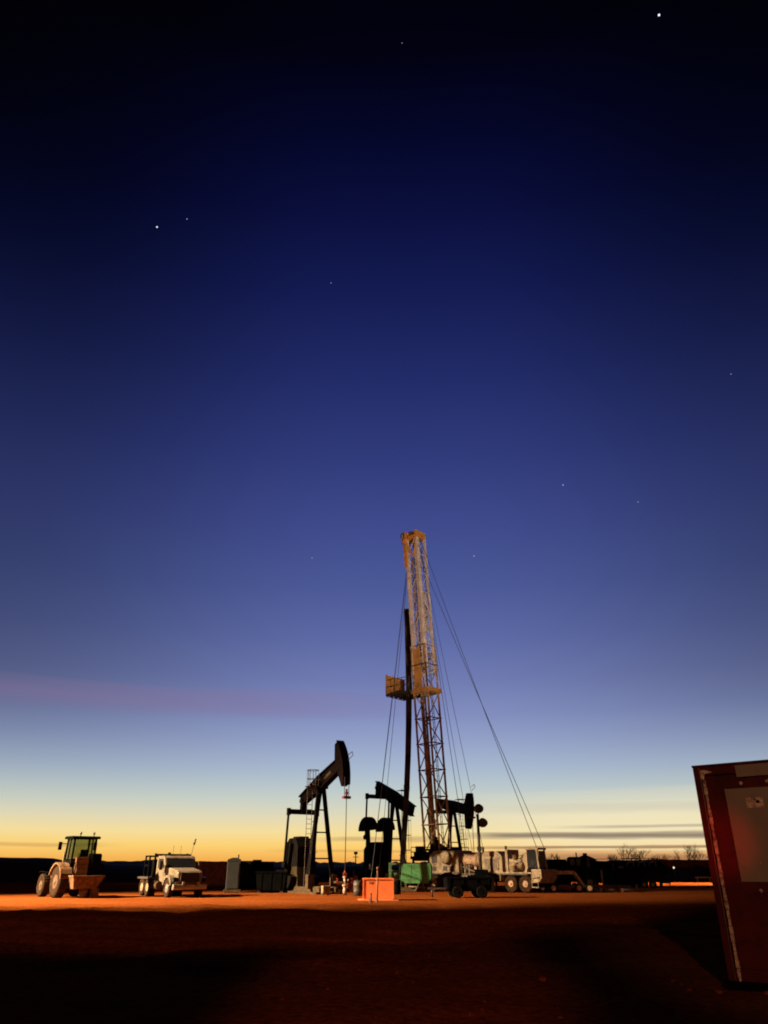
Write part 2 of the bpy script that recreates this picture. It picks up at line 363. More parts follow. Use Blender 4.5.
# ------------------------------------------------------------------ pumping units
pedm = M('dusty_black_pedestal', (0.03, 0.021, 0.01), 0.8, 0, 0.4, 2, 0, (0.07,0.045,0.02), 0.4, spec=0.1)
def pumpjack(label, px, Y, th, tilt, head=True, crank=-90, ladder=1, group='pumpjacks on the well pad'):
    H, Rr, A = 7.0, 3.8, 2.95
    root = thing('pumpjack', label, 'pumpjack', (xat(px, Y, H), Y, 0), heading(th), group)
    t = R(tilt); ct, st = math.cos(t), math.sin(t)
    BT = Matrix.Translation((0,0,H+0.25)) @ Matrix.Rotation(-t, 4, 'Y')        # beam frame, pivot at origin
    b = MB(); b.box(-6.2,1.7,-.75,-.5,.12,.42); b.box(-6.2,1.7,.5,.75,.12,.42)
    for x in (-6,-4.4,-2.9,-1.4,0,1.4): b.box(x-.12,x+.12,-.5,.5,.15,.38)
    b.box(-6.4,1.9,-1.1,1.1,-.02,.12); b.build('base_skid', dusty, root)
    for s in (-1, 1):
        b = MB(); b.bar((.55,s*.95,.3),(.05,s*.2,H-.1),.24,.24); b.build('post_leg', [black], root)
        b = MB(); b.cbox((.55,s*.95,.75),(.4,.4,.9)); b.build('post_foot', dusty, root)
    b = MB(); b.bar((-1.75,0,.4),(-.1,0,H-.2),.3,.22); b.build('post_leg', black, root)
    for z in (2.2,3.9,5.4):
        k = (z-.3)/(H-.4); y = .95-.75*k; x = .55-.5*k
        b = MB(); b.bar((x,-y,z),(x,y,z),.07,.09); b.bar((x,0,z),(-1.75+1.65*k,0,z),.06,.06); b.build('post_brace', black, root)
    b = MB(); b.cbox((0,0,H),(.7,.85,.3)); b.tube((0,-.5,H+.2),(0,.5,H+.2),.2,None,14); b.build('saddle_bearing', black, root)
    # walking beam: I section, tapering to both ends
    b = MB(BT); f = Rr*.86 if head else 3.3
    b.prism([(-A-.35,.02),(-A+.1,-.26),(0,-.42),(f,-.34),(f,.40),(0,.5),(-A-.35,.36)], -.1, .1)
    b.prism([(-A-.35,.36),(0,.5),(f,.40),(f,.47),(0,.58),(-A-.35,.43)], -.24, .24)
    b.prism([(-A+.1,-.33),(0,-.5),(f,-.41),(f,-.34),(0,-.42),(-A+.1,-.26)], -.24, .24)
    wb = b.build('walking_beam', maroon if head else black, root)
    if head:                                                                   # maker's plate: blank pale panel on the beam web
        b = MB(BT); b.box(.75,1.75,-.108,-.1,-.06,.16); b.build('side_plate', dusty, wb)
        b = MB(BT); arc = []
        a0, a1 = -R(25.5), R(25)
        for i in range(15):
            a = a0+(a1-a0)*i/14; arc.append((Rr*math.cos(a), Rr*math.sin(a)))
        ctop = (Rr*math.cos(a1), Rr*math.sin(a1)); cbot = (Rr*math.cos(a0), Rr*math.sin(a0))
        o = arc + [(ctop[0]-.45, ctop[1]-.06), (Rr-1.12, .55), (Rr-1.0, -.42), (cbot[0]-.36, cbot[1]+.02)]
        b.prism(o, -.2, .2)
        b.prism([(x*1.012+.02, z*1.012) for x, z in arc] + [(x, z) for x, z in arc[::-1]], -.3, .3)
        b.build('horse_head', maroon, root)
        hx = Rr*1.02; zb = H+.25+min(0.0, 0)  # bridle leaves the head level with the pivot
        b = MB()
        for s in (-1,1): b.tube((hx,s*.17,H+.35),(hx,s*.17,H-.95),.025,None,6)
        b.build('bridle', wire, root)
        b = MB(); b.path([(hx+.1,0,H+1.8),(hx+.5,.1,H+2.0),(hx+.62,.1,H+1.75),(hx+.15,0,H+1.45)], .025, 5); b.build('wire_guide', wire, root)
        b = MB(); b.cbox((hx,0,H-1.0),(.3,.55,.16)); b.tube((hx,0,H-.95),(hx,0,H-.45),.07,None,8); b.cbox((hx,0,H-.72),(.16,.16,.14)); b.build('carrier_bar', redp, root)
        b = MB(); b.tube((hx,0,H-1.0),(hx,0,1.4),.03,None,8); b.build('polished_rod', steel, root)
    # equaliser on the tail, pitmans down to the crank pins
    tx, tz = -A*ct, H+.25-A*st
    gx, gz, cr_ = -A+.05, 2.95, 1.15
    ca = R(crank); pinx, pinz = gx+cr_*math.cos(ca), gz+cr_*math.sin(ca)
    ez = tz-.85
    b = MB(); b.bar((tx,-1.25,ez),(tx,1.25,ez),.3,.34); b.build('equalizer', black, root)
    b = MB(); b.prism([(tx-.2,ez),(tx+.2,ez),(tx+.14,tz+.1),(tx-.14,tz+.1)],-.2,.2); b.tube((tx,-.28,tz-.08),(tx,.28,tz-.08),.15,None,12); b.build('equalizer_bearing', black, root)
    for s in (-1,1):
        b = MB(); b.tube((tx,s*1.2,ez),(pinx,s*1.2,pinz),.085,None,10); b.cbox((tx,s*1.2,ez),(.3,.2,.5)); b.tube((pinx,s*1.1,pinz),(pinx,s*1.32,pinz),.2,None,12)
        b.build('pitman_arm', black, root)
        CM = Matrix.Translation((gx,0,gz)) @ Matrix.Rotation(-ca, 4, 'Y')
        b = MB(CM); b.prism([(-.35,-.3),(2.5,-.17),(2.5,.17),(-.35,.3)], s*.92-.1, s*.92+.1); c_ = b.build('crank_arm', black, root)
        b = MB(CM); o = [(1.72,-1.3),(1.72,1.3)]+[(1.74+1.12*math.sin(R(q)), 1.3*math.cos(R(q))) for q in range(12,180,12)]
        b.prism(o, s*.92-.26, s*.92+.26)
        b.build('counterweight', black, c_)
    b = MB(); b.prism([(gx-1.1,1.7),(gx-1.1,3.1),(gx-.5,3.6),(gx+.55,3.6),(gx+1.0,3.0),(gx+1.0,1.7)],-.76,.76); b.box(gx-1.3,gx-1.08,-.5,.5,2.2,2.9); b.box(gx-.6,gx+.5,-.4,.4,3.55,3.72)
    b.tube((gx,-.98,gz),(gx,.98,gz),.2,None,12); b.build('gearbox', black, root, .04)
    b = MB(); b.prism([(gx-1.25,.42),(gx-.95,1.7),(gx+.9,1.7),(gx+1.15,.42)],-.7,.7); b.build('gearbox_pedestal', pedm, root)
    b = MB(); b.tube((-5.4,-.45,.95),(-5.4,.5,.95),.36,None,14); b.cbox((-5.4,0,.55),(.7,.8,.3)); b.build('motor', darkbox, root)
    b = MB(); pts = [(-5.75,.7),(-5.0,.5),(gx+.3,1.9),(gx-.2,2.7),(gx-.75,2.7),(-5.75,1.3)]; b.prism(pts,.74,.9); b.build('belt_guard', darkbox, root)
    # ladder with a safety cage on one side of the post
    b = MB(); s = ladder
    lx, ly = .15, s*.95
    lm = [(lx,ly-.2),(lx,ly+.2)]
    top = H+1.1
    for x, y in lm: b.tube((x,y,.3),(x,y,top),.022,None,5)
    z = .6
    while z < H+.3: b.tube((lx,ly-.2,z),(lx,ly+.2,z),.016,None,5); z += .32
    b.box(lx-.1,lx+.75,ly-.4,ly+.4,H-.08,H-.02) if s < 0 else b.box(lx-.5,lx+.45,ly-.4,ly+.4,H+.9,H+.95)
    for z in ((H+.45,H+1.05) if s < 0 else (3,4.2,5.4,6.6)):
        b.torus((lx+.35,ly,z),.42,.022,16,4)
    for q in range(0,360,60):
        x, y = lx+.35+.42*math.cos(R(q)), ly+.42*math.sin(R(q)); b.tube((x,y,H if s<0 else 3),(x,y,top if s<0 else 6.7),.014,None,4)
    for z in (2.6,4.6,6.5): b.bar((lx,ly-.2*s,z),(.3,s*.3,z),.04)
    b.build('caged_ladder', steel, root)
    return root

pumpjack('nearest black pumpjack with its horse head raised high', 321, 58, 32, 19.5, True, -100, -1)
pumpjack('black pumpjack without a horse head, beam sloping down to the right', 394, 71, 32, -23, False, 92, 1)
pumpjack('black pumpjack half hidden behind the drilling mast, beam level', 452, 81, 25, -10, True, -60, 1)

# wellhead under the first pumpjack
hd = heading(32); d1 = Vector((math.cos(hd), math.sin(hd)))
p1 = Vector((xat(321,58,7.05),58)) + d1*3.876
wellp = M('dusty_wellhead_paint', (0.36,0.27,0.2), 0.7, 0, 0.3, 6, 0, RED_DUST, .5); redv = M('dull_red_valve_paint', (0.2,0.02,0.015), 0.6)
def wellhead(label, x, y, h):
    r = thing('wellhead', label, 'wellhead', (x,y,0), 0.3)
    b = MB(); b.tube((0,0,-.02),(0,0,h*.35),.11,None,14); b.tube((0,0,h*.35),(0,0,h*.42),.18,None,14); b.tube((0,0,h*.7),(0,0,h*.76),.14,None,14); b.tube((0,0,h*.42),(0,0,h*.7),.08,None,12); b.build('casing_head', wellp, r)
    b = MB(); b.tube((0,0,h*.76),(0,0,h),.09,.05,12); b.cbox((0,0,h*.86),(.24,.2,.14)); b.build('stuffing_box', redp, r)
    b = MB(); b.tube((-.75,0,h*.52),(.75,0,h*.52),.06,None,8); b.tube((.75,0,h*.52),(1.6,.4,.12),.05,None,8); b.build('flow_pipe', dusty, r)
    for s in (-1,1):
        b = MB(); b.torus((s*.5,0,h*.66),.1,.02); b.tube((s*.5,0,h*.52),(s*.5,0,h*.66),.03,None,6); b.cbox((s*.5,0,h*.52),(.15,.15,.15)); b.build('valve', redv, r)
wellhead('red and white wellhead below the raised horse head', p1.x, p1.y, 1.45)
wellhead('short red valved wellhead between the two front pumpjacks', xat(356,62), 62, 1.15)
r = thing('control_box', 'pale square control box at the foot of the nearest pumpjack', 'control box', (xat(326,54),54,0), .4)
b = MB(); b.box(-.25,.25,-.2,.2,.12,.56); b.build('housing', tan, r, .02)
b = MB(); b.box(-.2,.2,-.215,-.2,.18,.5); b.build('door', white, r)
for x in (-.24,.16):
    b = MB(); b.box(x,x+.08,-.15,.15,-.02,.12); b.build('foot', dusty, r)

# ------------------------------------------------------------------ workover rig: mast on a carrier
HY = 66.0
base = pt(438, 853, HY); topp = pt(414.5, 533, HY)
rig = thing('service_rig', 'tall telescoping lattice mast rising from its tan truck carrier', 'drilling rig', (base.x, HY, 0))
inv = Matrix.Translation((-base.x, -HY, 0))
ch = Vector((.75, -.66, 0)).normalized(); ang = math.atan2(ch.y, ch.x)
axis = (topp-base); Lm = axis.length
ax = axis.normalized(); e1_ = ch - ax*ch.dot(ax); e1_.normalize(); e2_ = ax.cross(e1_)
MM = inv @ Matrix((( e1_.x,e2_.x,ax.x,base.x),(e1_.y,e2_.y,ax.y,base.y),(e1_.z,e2_.z,ax.z,base.z),(0,0,0,1)))
def lattice(b, a, z0, z1, step, leg, brace, x0=0, y0=0, over=0.0, skip=()):
    cs = [(-a/2,-a/2),(a/2,-a/2),(a/2,a/2),(-a/2,a/2)]
    for x,y in cs: b.bar((x0+x,y0+y,z0),(x0+x,y0+y,z1),leg,leg)
    n = max(1, round((z1-z0)/step)); dz = (z1-z0)/n
    for k in range(n+1):
        z = z0+k*dz
        for i in range(4):
            if i in skip: continue
            (xa,ya),(xb,yb) = cs[i], cs[(i+1)%4]
            dx, dy = (xb-xa)*over, (yb-ya)*over
            b.bar((x0+xa-dx,y0+ya-dy,z),(x0+xb+dx,y0+yb+dy,z),brace,brace)
            if k < n:
                if k % 2: xa,ya,xb,yb = xb,yb,xa,ya
                b.bar((x0+xa,y0+ya,z),(x0+xb,y0+yb,z+dz),brace*.85,brace*.85)
zb = 0.46*Lm; zl = 0.60*Lm      # board level and top of the lower section (local)
b = MB(MM); lattice(b, 1.5, 0, zl, 2.05, .13, .075, over=.1)
ml = b.build('lower_mast', mastb, rig)
b = MB(MM); b.tube((-.2,-.3,0),(-.25,-.35,zb),.17,.15,10); b.tube((-.25,-.35,zb),(-.25,-.35,Lm*.9),.09,None,8)
for z in (3,6,9,12): b.tube((-.2,-.3,z),(-.2,-.3,z+.25),.24,None,10)
b.build('raising_ram', mastb, ml)
b = MB(MM)
for x in (.25,.42): b.tube((x,.35,.5),(x,.35,zl),.03,None,5)
z = .7
while z < zl: b.tube((.25,.35,z),(.42,.35,z),.02,None,4); z += .4
b.build('mast_ladder', steel, ml)
b = MB(MM); b.box(-.72,-.66,-.7,.1,zb+.2,zl-.3); b.box(-.6,.2,-.76,-.70,zb+.2,zl-.2); b.build('mast_panel', board, ml)
b = MB(MM); lattice(b, 1.28, zb+1.5, Lm-.6, 1.9, .2, .07)
for x,y in ((-.5,-.64),(.5,-.64),(.64,-.5),(-.64,-.5)): b.box(x-.16,x+.16,y-.06,y+.06,zb+2.0,Lm-.8)
mu = b.build('upper_mast', mastp, rig)
b = MB(MM); b.box(-.1,.3,.66,.70,zl+1.5,Lm-6.0); b.build('mast_panel', mastp, mu)
b = MB(MM)
for x,y in ((-.15,-.1),(0,.1),(.15,-.05),(.05,-.2)): b.tube((x,y,Lm-1.0),(x*.8,y,zl-1.2),.022,None,5)
b.build('hoist_line', wire, mu)
b = MB(MM); b.prism([(-.3,zl-1.2),(.3,zl-1.2),(.36,zl-.3),(.2,zl+.1),(-.2,zl+.1),(-.36,zl-.3)],-.22,.22); b.tube((0,0,zl-2.2),(0,0,zl-1.2),.1,None,8)
b.build('travelling_block', steel, mu)
# crown
b = MB(MM); b.box(-.75,.75,-.75,.75,Lm-.75,Lm-.5); b.box(-.7,-.5,-.74,.74,Lm-.5,Lm+.05); b.box(.5,.7,-.74,.74,Lm-.5,Lm-.05)
for x in (-.35,0,.35): b.lathe((x*0.9,x*.6,Lm-.25),[(.1,-.05),(.42,-.07),(.38,0),(.42,.07),(.1,.05)],18)
b.bar((-.7,-.74,Lm-.7),(-.66,-.74,Lm-3.6),.36,.2); b.bar((.7,-.7,Lm-.7),(.2,-.7,Lm-2.8),.12,.12); b.bar((-.7,-.7,Lm-.7),(0,-.7,Lm-2.4),.12,.12)
b.build('crown_block', crown, rig)
b = MB(MM); b.prism([(-1.35,Lm-.85),(-.72,Lm-.85),(-.72,Lm+.2),(-1.3,Lm+.1)],-.4,.3); b.lathe((-1.1,-.1,Lm-.1),[(.05,-.34),(.34,-.36),(.34,.36),(.05,.34)],16); b.build('sheave_bracket', mastp, rig)
# basket where the pipe stands are racked, with its windwall
bo = Vector((-.75,.66,0)).normalized(); bl = Vector((.66,.75,0)).normalized()
cb = base+ax*zb
BM = inv @ Matrix(((bo.x,bl.x,0,cb.x),(bo.y,bl.y,0,cb.y),(0,0,1,cb.z),(0,0,0,1))) @ Matrix.Diagonal((1.1,1.05,1.12,1))
b = MB(BM)
for y in (-1.15,-.6,0,.6,1.15): b.box(.7,3.3,y-.08,y+.08,-.16,-.02)
for x in (.8,1.3,1.8,2.3,2.8,3.2): b.box(x-.05,x+.05,-1.2,1.2,-.2,-.16)
b.box(.7,3.25,-1.2,-.2,-.02,.02); b.box(.7,3.25,.5,1.2,-.02,.02)
bk = b.build('racking_board', steel, rig)
b = MB(BM); b.box(3.25,3.3,-1.25,1.25,.02,1.55)
for y in (-1.2,-.4,.4,1.2): b.box(3.2,3.25,y-.04,y+.04,.02,1.6)
b.box(3.19,3.25,-1.25,1.25,.75,.83); b.build('windwall', board, bk)
b = MB(BM)
for y in (-1.2,1.2):
    for z in (.55,1.1): b.tube((.7,y,z),(3.25,y,z),.025,None,5)
    for x in (.8,1.6,2.4): b.tube((x,y,0),(x,y,1.1),.025,None,5)
b.build('guard_rail', steel, bk)
b = MB(MM); 
for s in (-1,1): b.box(-1.0,1.0,s*.9-.07,s*.9+.07,zb-.25,zb+.15); b.box(s*.9-.07,s*.9+.07,-.83,.83,zb-.24,zb+.14)
b.build('platform_ring', board, rig)
b = MB(MM); b.box(-.95,.95,-.85,-.8,zb+2.2,zb+2.27); b.box(.8,.85,-.9,.9,zb+2.2,zb+2.27); b.bar((.85,-.85,zb+2.2),(.85,-.85,zb),.06); b.bar((-.9,-.85,zb+2.2),(-.9,-.85,zb),.06); b.build('climbing_rail', steel, rig)
# guy lines
def guy(a, c_, r_=0.03):
    b = MB(inv); n = 10; a, c_ = Vector(a), Vector(c_); prev = a
    for i in range(1, n+1):
        t = i/n; p = a.lerp(c_, t); p.z -= math.sin(math.pi*t)*(a-c_).length*.006
        b.tube(prev, p, r_, None, 5); prev = p
    b.build('guy_line', wire, rig)
tp = MM.inverted(); topw = base+ax*(Lm-.7)
for (q, pxg, pyg, Yg, rr) in ((-.6,383,776,63,.022),(-.6,388,776,68,.022),(-.7,370,886,76,.02),(.6,458,800,67,.025),(.6,471,790,70,.02),(.5,463,797,73,.02)):
    e = pt(pxg, pyg, Yg); s0 = topw+e1_*q+ax*(-.2 if q < 0 else -1.0)
    d = e-s0; k = s0.z/(s0.z-e.z)      # carry the line on to its ground anchor
    guy(s0, s0+d*k, rr)
guy(topw+e1_*.6, pt(538,851,60.3), .024); guy(topw+e1_*.65-ax*2.6, pt(545,850,59.6), .024)
b = MB(inv @ Matrix.Identity(4)); q0 = base+ax*(Lm-.9)-e1_*1.1
b.tube(q0, base+ax*zb-e1_*1.2, .02, None, 5); b.cbox(q0-ax*4.4,(.18,.18,.35)); b.build('tag_line', wire, rig)

# carrier, local frame: x forward, origin under the mast foot
CM = inv @ Matrix.Translation((base.x, HY, 0)) @ Matrix.Rotation(ang, 4, 'Z')
def CB(): return MB(CM)
b = CB(); b.box(-1.2,9.8,-.62,-.45,.85,1.15); b.box(-1.2,9.8,.45,.62,.85,1.15)
for x in (-1,1,3,5,7,9): b.box(x-.1,x+.1,-.45,.45,.88,1.12)
b.box(-1.2,9.0,-1.25,1.25,1.15,1.23)
chs = b.build('carrier', steel, rig)
def cwheels(xs_):
    for x in xs_:
        for s in (-1,1):
            m = CB(); wheel_mesh(m, (x,s*1.0,.56), .56, .42, .6, False); 
            m.mi = 1; m.lathe((x,s*1.0,.56),[(.34,-.17),(.34,.17)],22); m.tube((x,s*(1.0+.168),.56),(x,s*(1.0+.22),.56),.24,.2,14); m.tube((x,s*(1.22),.56),(x,s*(1.3),.56),.09,.07,10)
            m.build('wheel', [rubber, rimm], chs)
cwheels((.5,1.85,7.5,8.72))
b = CB(); b.prism([(6.7,1.24),(6.7,1.32),(9.3,1.32),(9.38,1.24)],.75,1.3); b.build('fender', tan, chs)
b = CB(); b.prism([(6.7,1.24),(6.7,1.32),(9.3,1.32),(9.38,1.24)],-1.3,-.75)
b.box(6.65,6.7,-1.3,-.75,.75,1.3); b.build('fender', tan, chs)
b = CB(); b.box(-.2,2.5,-1.3,-.75,1.24,1.3); b.build('fender', tan, chs)
# front body with steps and cab
b = CB(); b.prism([(9.36,.72),(9.9,.62),(10.15,.95),(10.15,1.52),(9.36,1.52)],-1.3,.9)
for k in range(3): b.box(9.4,9.95,-1.5,-1.3,.33+k*.32,.39+k*.32)
for x in (9.4,9.91): b.box(x,x+.04,-1.48,-1.43,.35,1.3)
b.build('front_body', tan, rig, .03)
b = CB()
for x,y in ((9.0,-1.2),(9.95,-1.2),(9.0,-.15),(9.95,-.15)): b.bar((x,y,1.52),(x-(.0 if x<9.5 else .1),y*.99,2.82),.1,.1)
b.box(8.9,10.0,-1.28,-.08,2.8,2.92); b.box(8.96,9.02,-1.15,-.2,1.52,2.8)
cabp = b.build('cab', tan, rig)
b = CB(); b.box(9.08,9.84,-1.23,-1.20,1.62,2.76); b.box(9.93,9.95,-1.12,-.24,1.62,2.72); b.build('cab_window', darkglass, cabp)
# engine deck, drawworks, tanks
b = CB(); b.prism([(4.9,1.24),(4.9,2.5),(5.2,2.75),(6.3,2.75),(6.7,2.4),(6.7,1.24)],-.95,.95); b.box(5.1,6.4,-1.0,-.95,1.4,2.3); b.build('engine_housing', tan, rig, .03)
b = CB()
for k in range(9): b.box(5.2,6.3,-1.03,-1.0,1.45+k*.09,1.49+k*.09)
b.build('grille', steel, chs)
b = CB(); b.box(6.9,7.1,-.8,.8,1.3,2.85); b.box(7.15,8.4,-.7,.6,1.33,2.2); b.tube((7.4,-.9,1.7),(8.5,-.9,1.7),.28,None,14); b.tube((7.7,-.7,2.2),(7.7,-.7,2.7),.2,None,12); b.box(8.5,8.75,-.9,.7,1.33,2.6)
b.tube((7.2,.2,2.2),(8.3,.2,2.55),.12,None,8); b.build('drive_unit', tan, rig)
b = CB(); b.tube((6.75,-.4,2.4),(6.75,-.4,3.1),.09,None,10); b.build('exhaust_pipe', steel, chs)
b = CB(); b.tube((4.75,-.5,2.3),(4.75,-.5,3.05),.09,None,10); b.build('exhaust_pipe', steel, chs)
b = CB(); b.prism([(.0,1.24),(.0,2.55),(.5,2.85),(2.6,2.85),(2.9,2.55),(2.9,1.24)],-1.15,1.0); b.build('drawworks_housing', tan, rig, .04)
for x0,x1,z0,z1 in ((.25,.75,1.95,2.5),(1.35,1.75,1.4,1.72),(1.95,2.35,1.4,1.72),(.3,.7,1.4,1.7)):
    b = CB(); b.box(x0,x1,-1.18,-1.155,z0,z1); b.build('hatch', steel, rig)
b = CB(); b.lathe((1.75,-1.32,2.35),[(.1,-.12),(.46,-.14),(.46,-.1),(.3,-.06),(.3,.06),(.46,.1),(.46,.14),(.1,.12)],20); b.tube((1.75,-1.45,2.35),(1.75,-1.1,2.35),.08,None,8); b.build('hose_reel', tan, rig)
b = CB(); b.tube((3.2,-.55,2.15),(4.6,-.55,2.15),.55,None,18); b.tube((3.1,-.55,2.15),(3.2,-.55,2.15),.35,.55,18); b.tube((4.6,-.55,2.15),(4.7,-.55,2.15),.55,.35,18)
b.box(3.4,3.6,-1.0,-.1,1.24,1.7); b.box(4.2,4.4,-1.0,-.1,1.24,1.7); b.build('air_tank', mastb, rig)
b = CB()
for x in (3.1,3.5,3.9): b.tube((x,-1.18,.6),(x,-1.18,1.9),.09,None,8)
b.box(3.0,4.6,-1.25,-.9,.5,1.1); b.tube((3.3,-1.2,1.7),(4.5,-1.2,1.3),.06,None,6); b.build('valve_manifold', white, rig)
for x in (-.9,4.75):
    for s in (-1,1): b = CB(); b.tube((x,s*1.05,.06),(x,s*1.05,1.2),.08,None,8); b.cbox((x,s*1.05,.05),(.4,.4,.08)); b.build('levelling_jack', dusty, rig)
b = CB()
for s in (-.5,.5): b.bar((.9,s,1.24),(-.1,s,2.9),.16,.16); b.bar((-.8,s,1.24),(-.1,s,3.4),.16,.16)
b.box(-.9,1.0,-.8,.8,2.86,3.0); b.build('mast_support', black, rig)
# work floor round the well
b = MB(inv); x0, x1 = xat(411,HY,2.5), xat(468,HY,2.5)
b.box(x0,x1,HY-.6,HY+1.8,2.25,2.45); b.box(x0+.2,x1-.4,HY-.65,HY-.6,2.1,2.75)
for x in (x0+.2,x0+1.7,x1-1.4,x1-.2):
    for y in (HY-.4,HY+1.6): b.bar((x,y,0),(x,y,2.25),.12,.12)
for z in (2.75,3.1): b.tube((x0,HY-.55,z),(x1,HY-.55,z),.03,None,5)
for k in range(7): b.tube((x0+(x1-x0)*k/6,HY-.55,2.4),(x0+(x1-x0)*k/6,HY-.55,3.1),.03,None,5)
b.box(x0+.4,x0+1.2,HY+.2,HY+1,2.45,3.2); b.box(x1-1.6,x1-.6,HY+.2,HY+1,2.45,3.15); b.tube((x0+2.1,HY+.4,2.45),(x0+2.1,HY+.4,3.9),.25,.16,10)
b.build('work_floor', darkbox, rig)

# pipe stands racked in the basket
for i in range(14):
    a = pt(407.2+(i%5-2)*1.25, 611+(i%3)*.6, HY+1.2+.14*(i//5)); e = pt(401.5+(i%5-2)*1.0, 846, HY+1.0+.14*(i//5)); k = a.z/(a.z-e.z)
    q = a+(e-a)*k
    b = MB(Matrix.Translation(-Vector((q.x,q.y,0)))); n = 9
    for j in range(n):                      # long slender pipe, bowed a little by its own weight
        t0, t1 = j/n, (j+1)/n; P = [a.lerp(q, t)+Vector((.38*math.sin(math.pi*t),0,0)) for t in (t0,t1)]
        b.tube(P[0], P[1], .062, None, 7)
        if j in (3,6): b.tube(P[0]-Vector((0,0,.15)), P[0]+Vector((0,0,.15)), .085, None, 7)
    b.tube(a, a+Vector((0,0,.2)), .085, None, 7)
    o = b.build('pipe_stand', pipem); o.location = (q.x,q.y,0)
    tag(o, 'dark slender pipe in the bundle standing beside the mast and racked in its basket', 'pipe', 'pipe stands racked against the mast')

# ------------------------------------------------------------------ flood light tower (unlit)
r = thing('light_tower', 'unlit floodlight pole with round lamp heads beside the horse head on the right', 'light tower', (xat(478.5,61,4),61,0))
b = MB(); b.tube((0,0,0),(0,0,5.3),.13,.1,10); b.cbox((0,0,2.9),(.3,.3,.3)); b.build('pole', steel, r)
b = MB(); b.box(-.9,.9,-.6,.6,.35,1.1); b.box(-.4,.5,-.5,.5,1.1,1.5); b.build('generator_body', darkbox, r)
b = MB(); b.tube((-.6,-.6,.3),(-.6,-.75,.3),.3,None,14); b.tube((.6,-.6,.3),(.6,-.75,.3),.3,None,14); b.build('wheel', blackrub, r)
b = MB(); b.bar((-.1,0,5.2),(.4,-.05,5.75),.08); b.bar((0,0,4.7),(.4,-.05,4.7),.09); b.build('lamp_bracket', steel, r)
for x, z in ((.08,5.72),(.34,4.72)):
    m = Matrix.Translation((x,-.15,z)) @ Matrix.Rotation(R(38),4,'X') @ Matrix.Rotation(R(12),4,'Y')
    b = MB(m); b.lathe((0,0,0),[(.1,.28),(.25,.2),(.36,-.02),(.38,-.08)],20); h = b.build('lamp_head', darkbox, r)
    b = MB(m); b.lathe((0,-.085,0),[(.34,0),(.25,-.02)],20); b.build('lens', lens, h)

# ------------------------------------------------------------------ green tank
Yg = 62.5
r = thing('green_tank', 'green steel tank on skids left of the carrier', 'tank', (xat(412,Yg),Yg,0), R(-6))
b = MB(); b.prism([(-.75,.75),(-.75,1.75),(-.62,1.9),(1.4,1.92),(1.52,1.78),(1.52,.9),(1.2,.55),(-.4,.55)],-.8,.8); b.build('tank_body', green, r, .05)
b = MB(); b.box(-1.7,-.78,-.7,-.62,.35,.43); 
for x in (-1.7,-.86): b.box(x,x+.08,-.7,-.62,.3,1.9); b.box(x,x+.08,.6,.68,.3,1.9)
for z in (.7,1.05,1.4,1.82): b.box(-1.62,-.86,-.69,-.63,z,z+.07)
b.box(-1.66,-.8,-.5,.6,.36,1.3); b.box(-1.7,-.78,-.7,.68,1.9,1.96); b.build('end_frame', M('dull_green_paint',(.045,.14,.06),.7,0,.3,3,0,(.1,.06,.03),.5), r)
b = MB(); b.box(-1.8,1.7,-.75,-.6,.02,.3); b.box(-1.8,1.7,.6,.75,.02,.3)
for x in (-1.7,0,1.5): b.box(x,x+.12,-.6,.6,.05,.25)
for x in (-.5,1.2): b.box(x,x+.14,-.7,.7,.3,.6)
b.build('skid', dusty, r)
b = MB(); b.bar((.25,-.95,.05),(.75,-.85,.75),.24,.06); b.tube((-.2,-.9,.35),(1.1,-.9,.3),.06,None,8); b.bar((1.0,-.95,.05),(.85,-.85,.55),.2,.05); b.build('chute', white, r)
for x in (-.25,.45,1.05):
    pass
b = MB(); b.cbox((0,-.81,1.35),(.03,.03,1.0)); b.cbox((.8,-.81,1.35),(.03,.03,1.0)); b.build('rib', green, r)

# ------------------------------------------------------------------ orange box on its pad, stakes
Yo = 46
r = thing('orange_box', 'bright orange square box standing on the dirt in front of the pumpjacks', 'box', (xat(378,Yo),Yo,0), R(2))
wd = 29.5/ (F/(Yo*CP)) ; hh = zat(879.5,Yo-.5)
b = MB(); b.box(-wd/2,wd/2,-.5,.9,.1,hh); b.build('box_body', orange, r, .02)
b = MB(); b.box(-wd/2-.03,wd/2+.03,-.53,.93,hh,hh+.06)
for x in (-wd/2-.025,wd/2-.04): b.box(x,x+.065,-.525,-.5,.1,hh-.001)
b.build('lid', orange, r)
b = MB(); b.box(-1.1,1.1,-.75,1.05,-.02,.04); b.box(-.8,.8,-.6,1.0,.04,.1); b.build('pad', M('orange_dusty_board',(.62,.2,.07),.8,0,.25,4,.2), r)
b = MB(); b.cbox((-.42,-.51,hh-.14),(.2,.02,.1)); b.build('latch', chrome, r)
def stake(label, px, Y, h, rad, m, lean=0.0):
    b = MB(); b.tube((0,0,-.1),(lean,0,h*.93),rad,rad*.9,8); b.tube((lean,0,h*.93),(lean*1.1,0,h),rad*1.5,rad*1.3,8); b.tube((0,0,0),(0,0,.06),rad*2.2,rad*1.5,8)
    o = b.build('stake', m); o.location = (xat(px,Y,0.5),Y,0); return tag(o, label, 'stake')
stake('tall thin stake standing in front of the orange box', 377, 43.5, zat(867,43.5), .045, stakem, .03)
stake('short dark stub at the lower left of the orange box', 371, 43.2, .42, .05, steel)

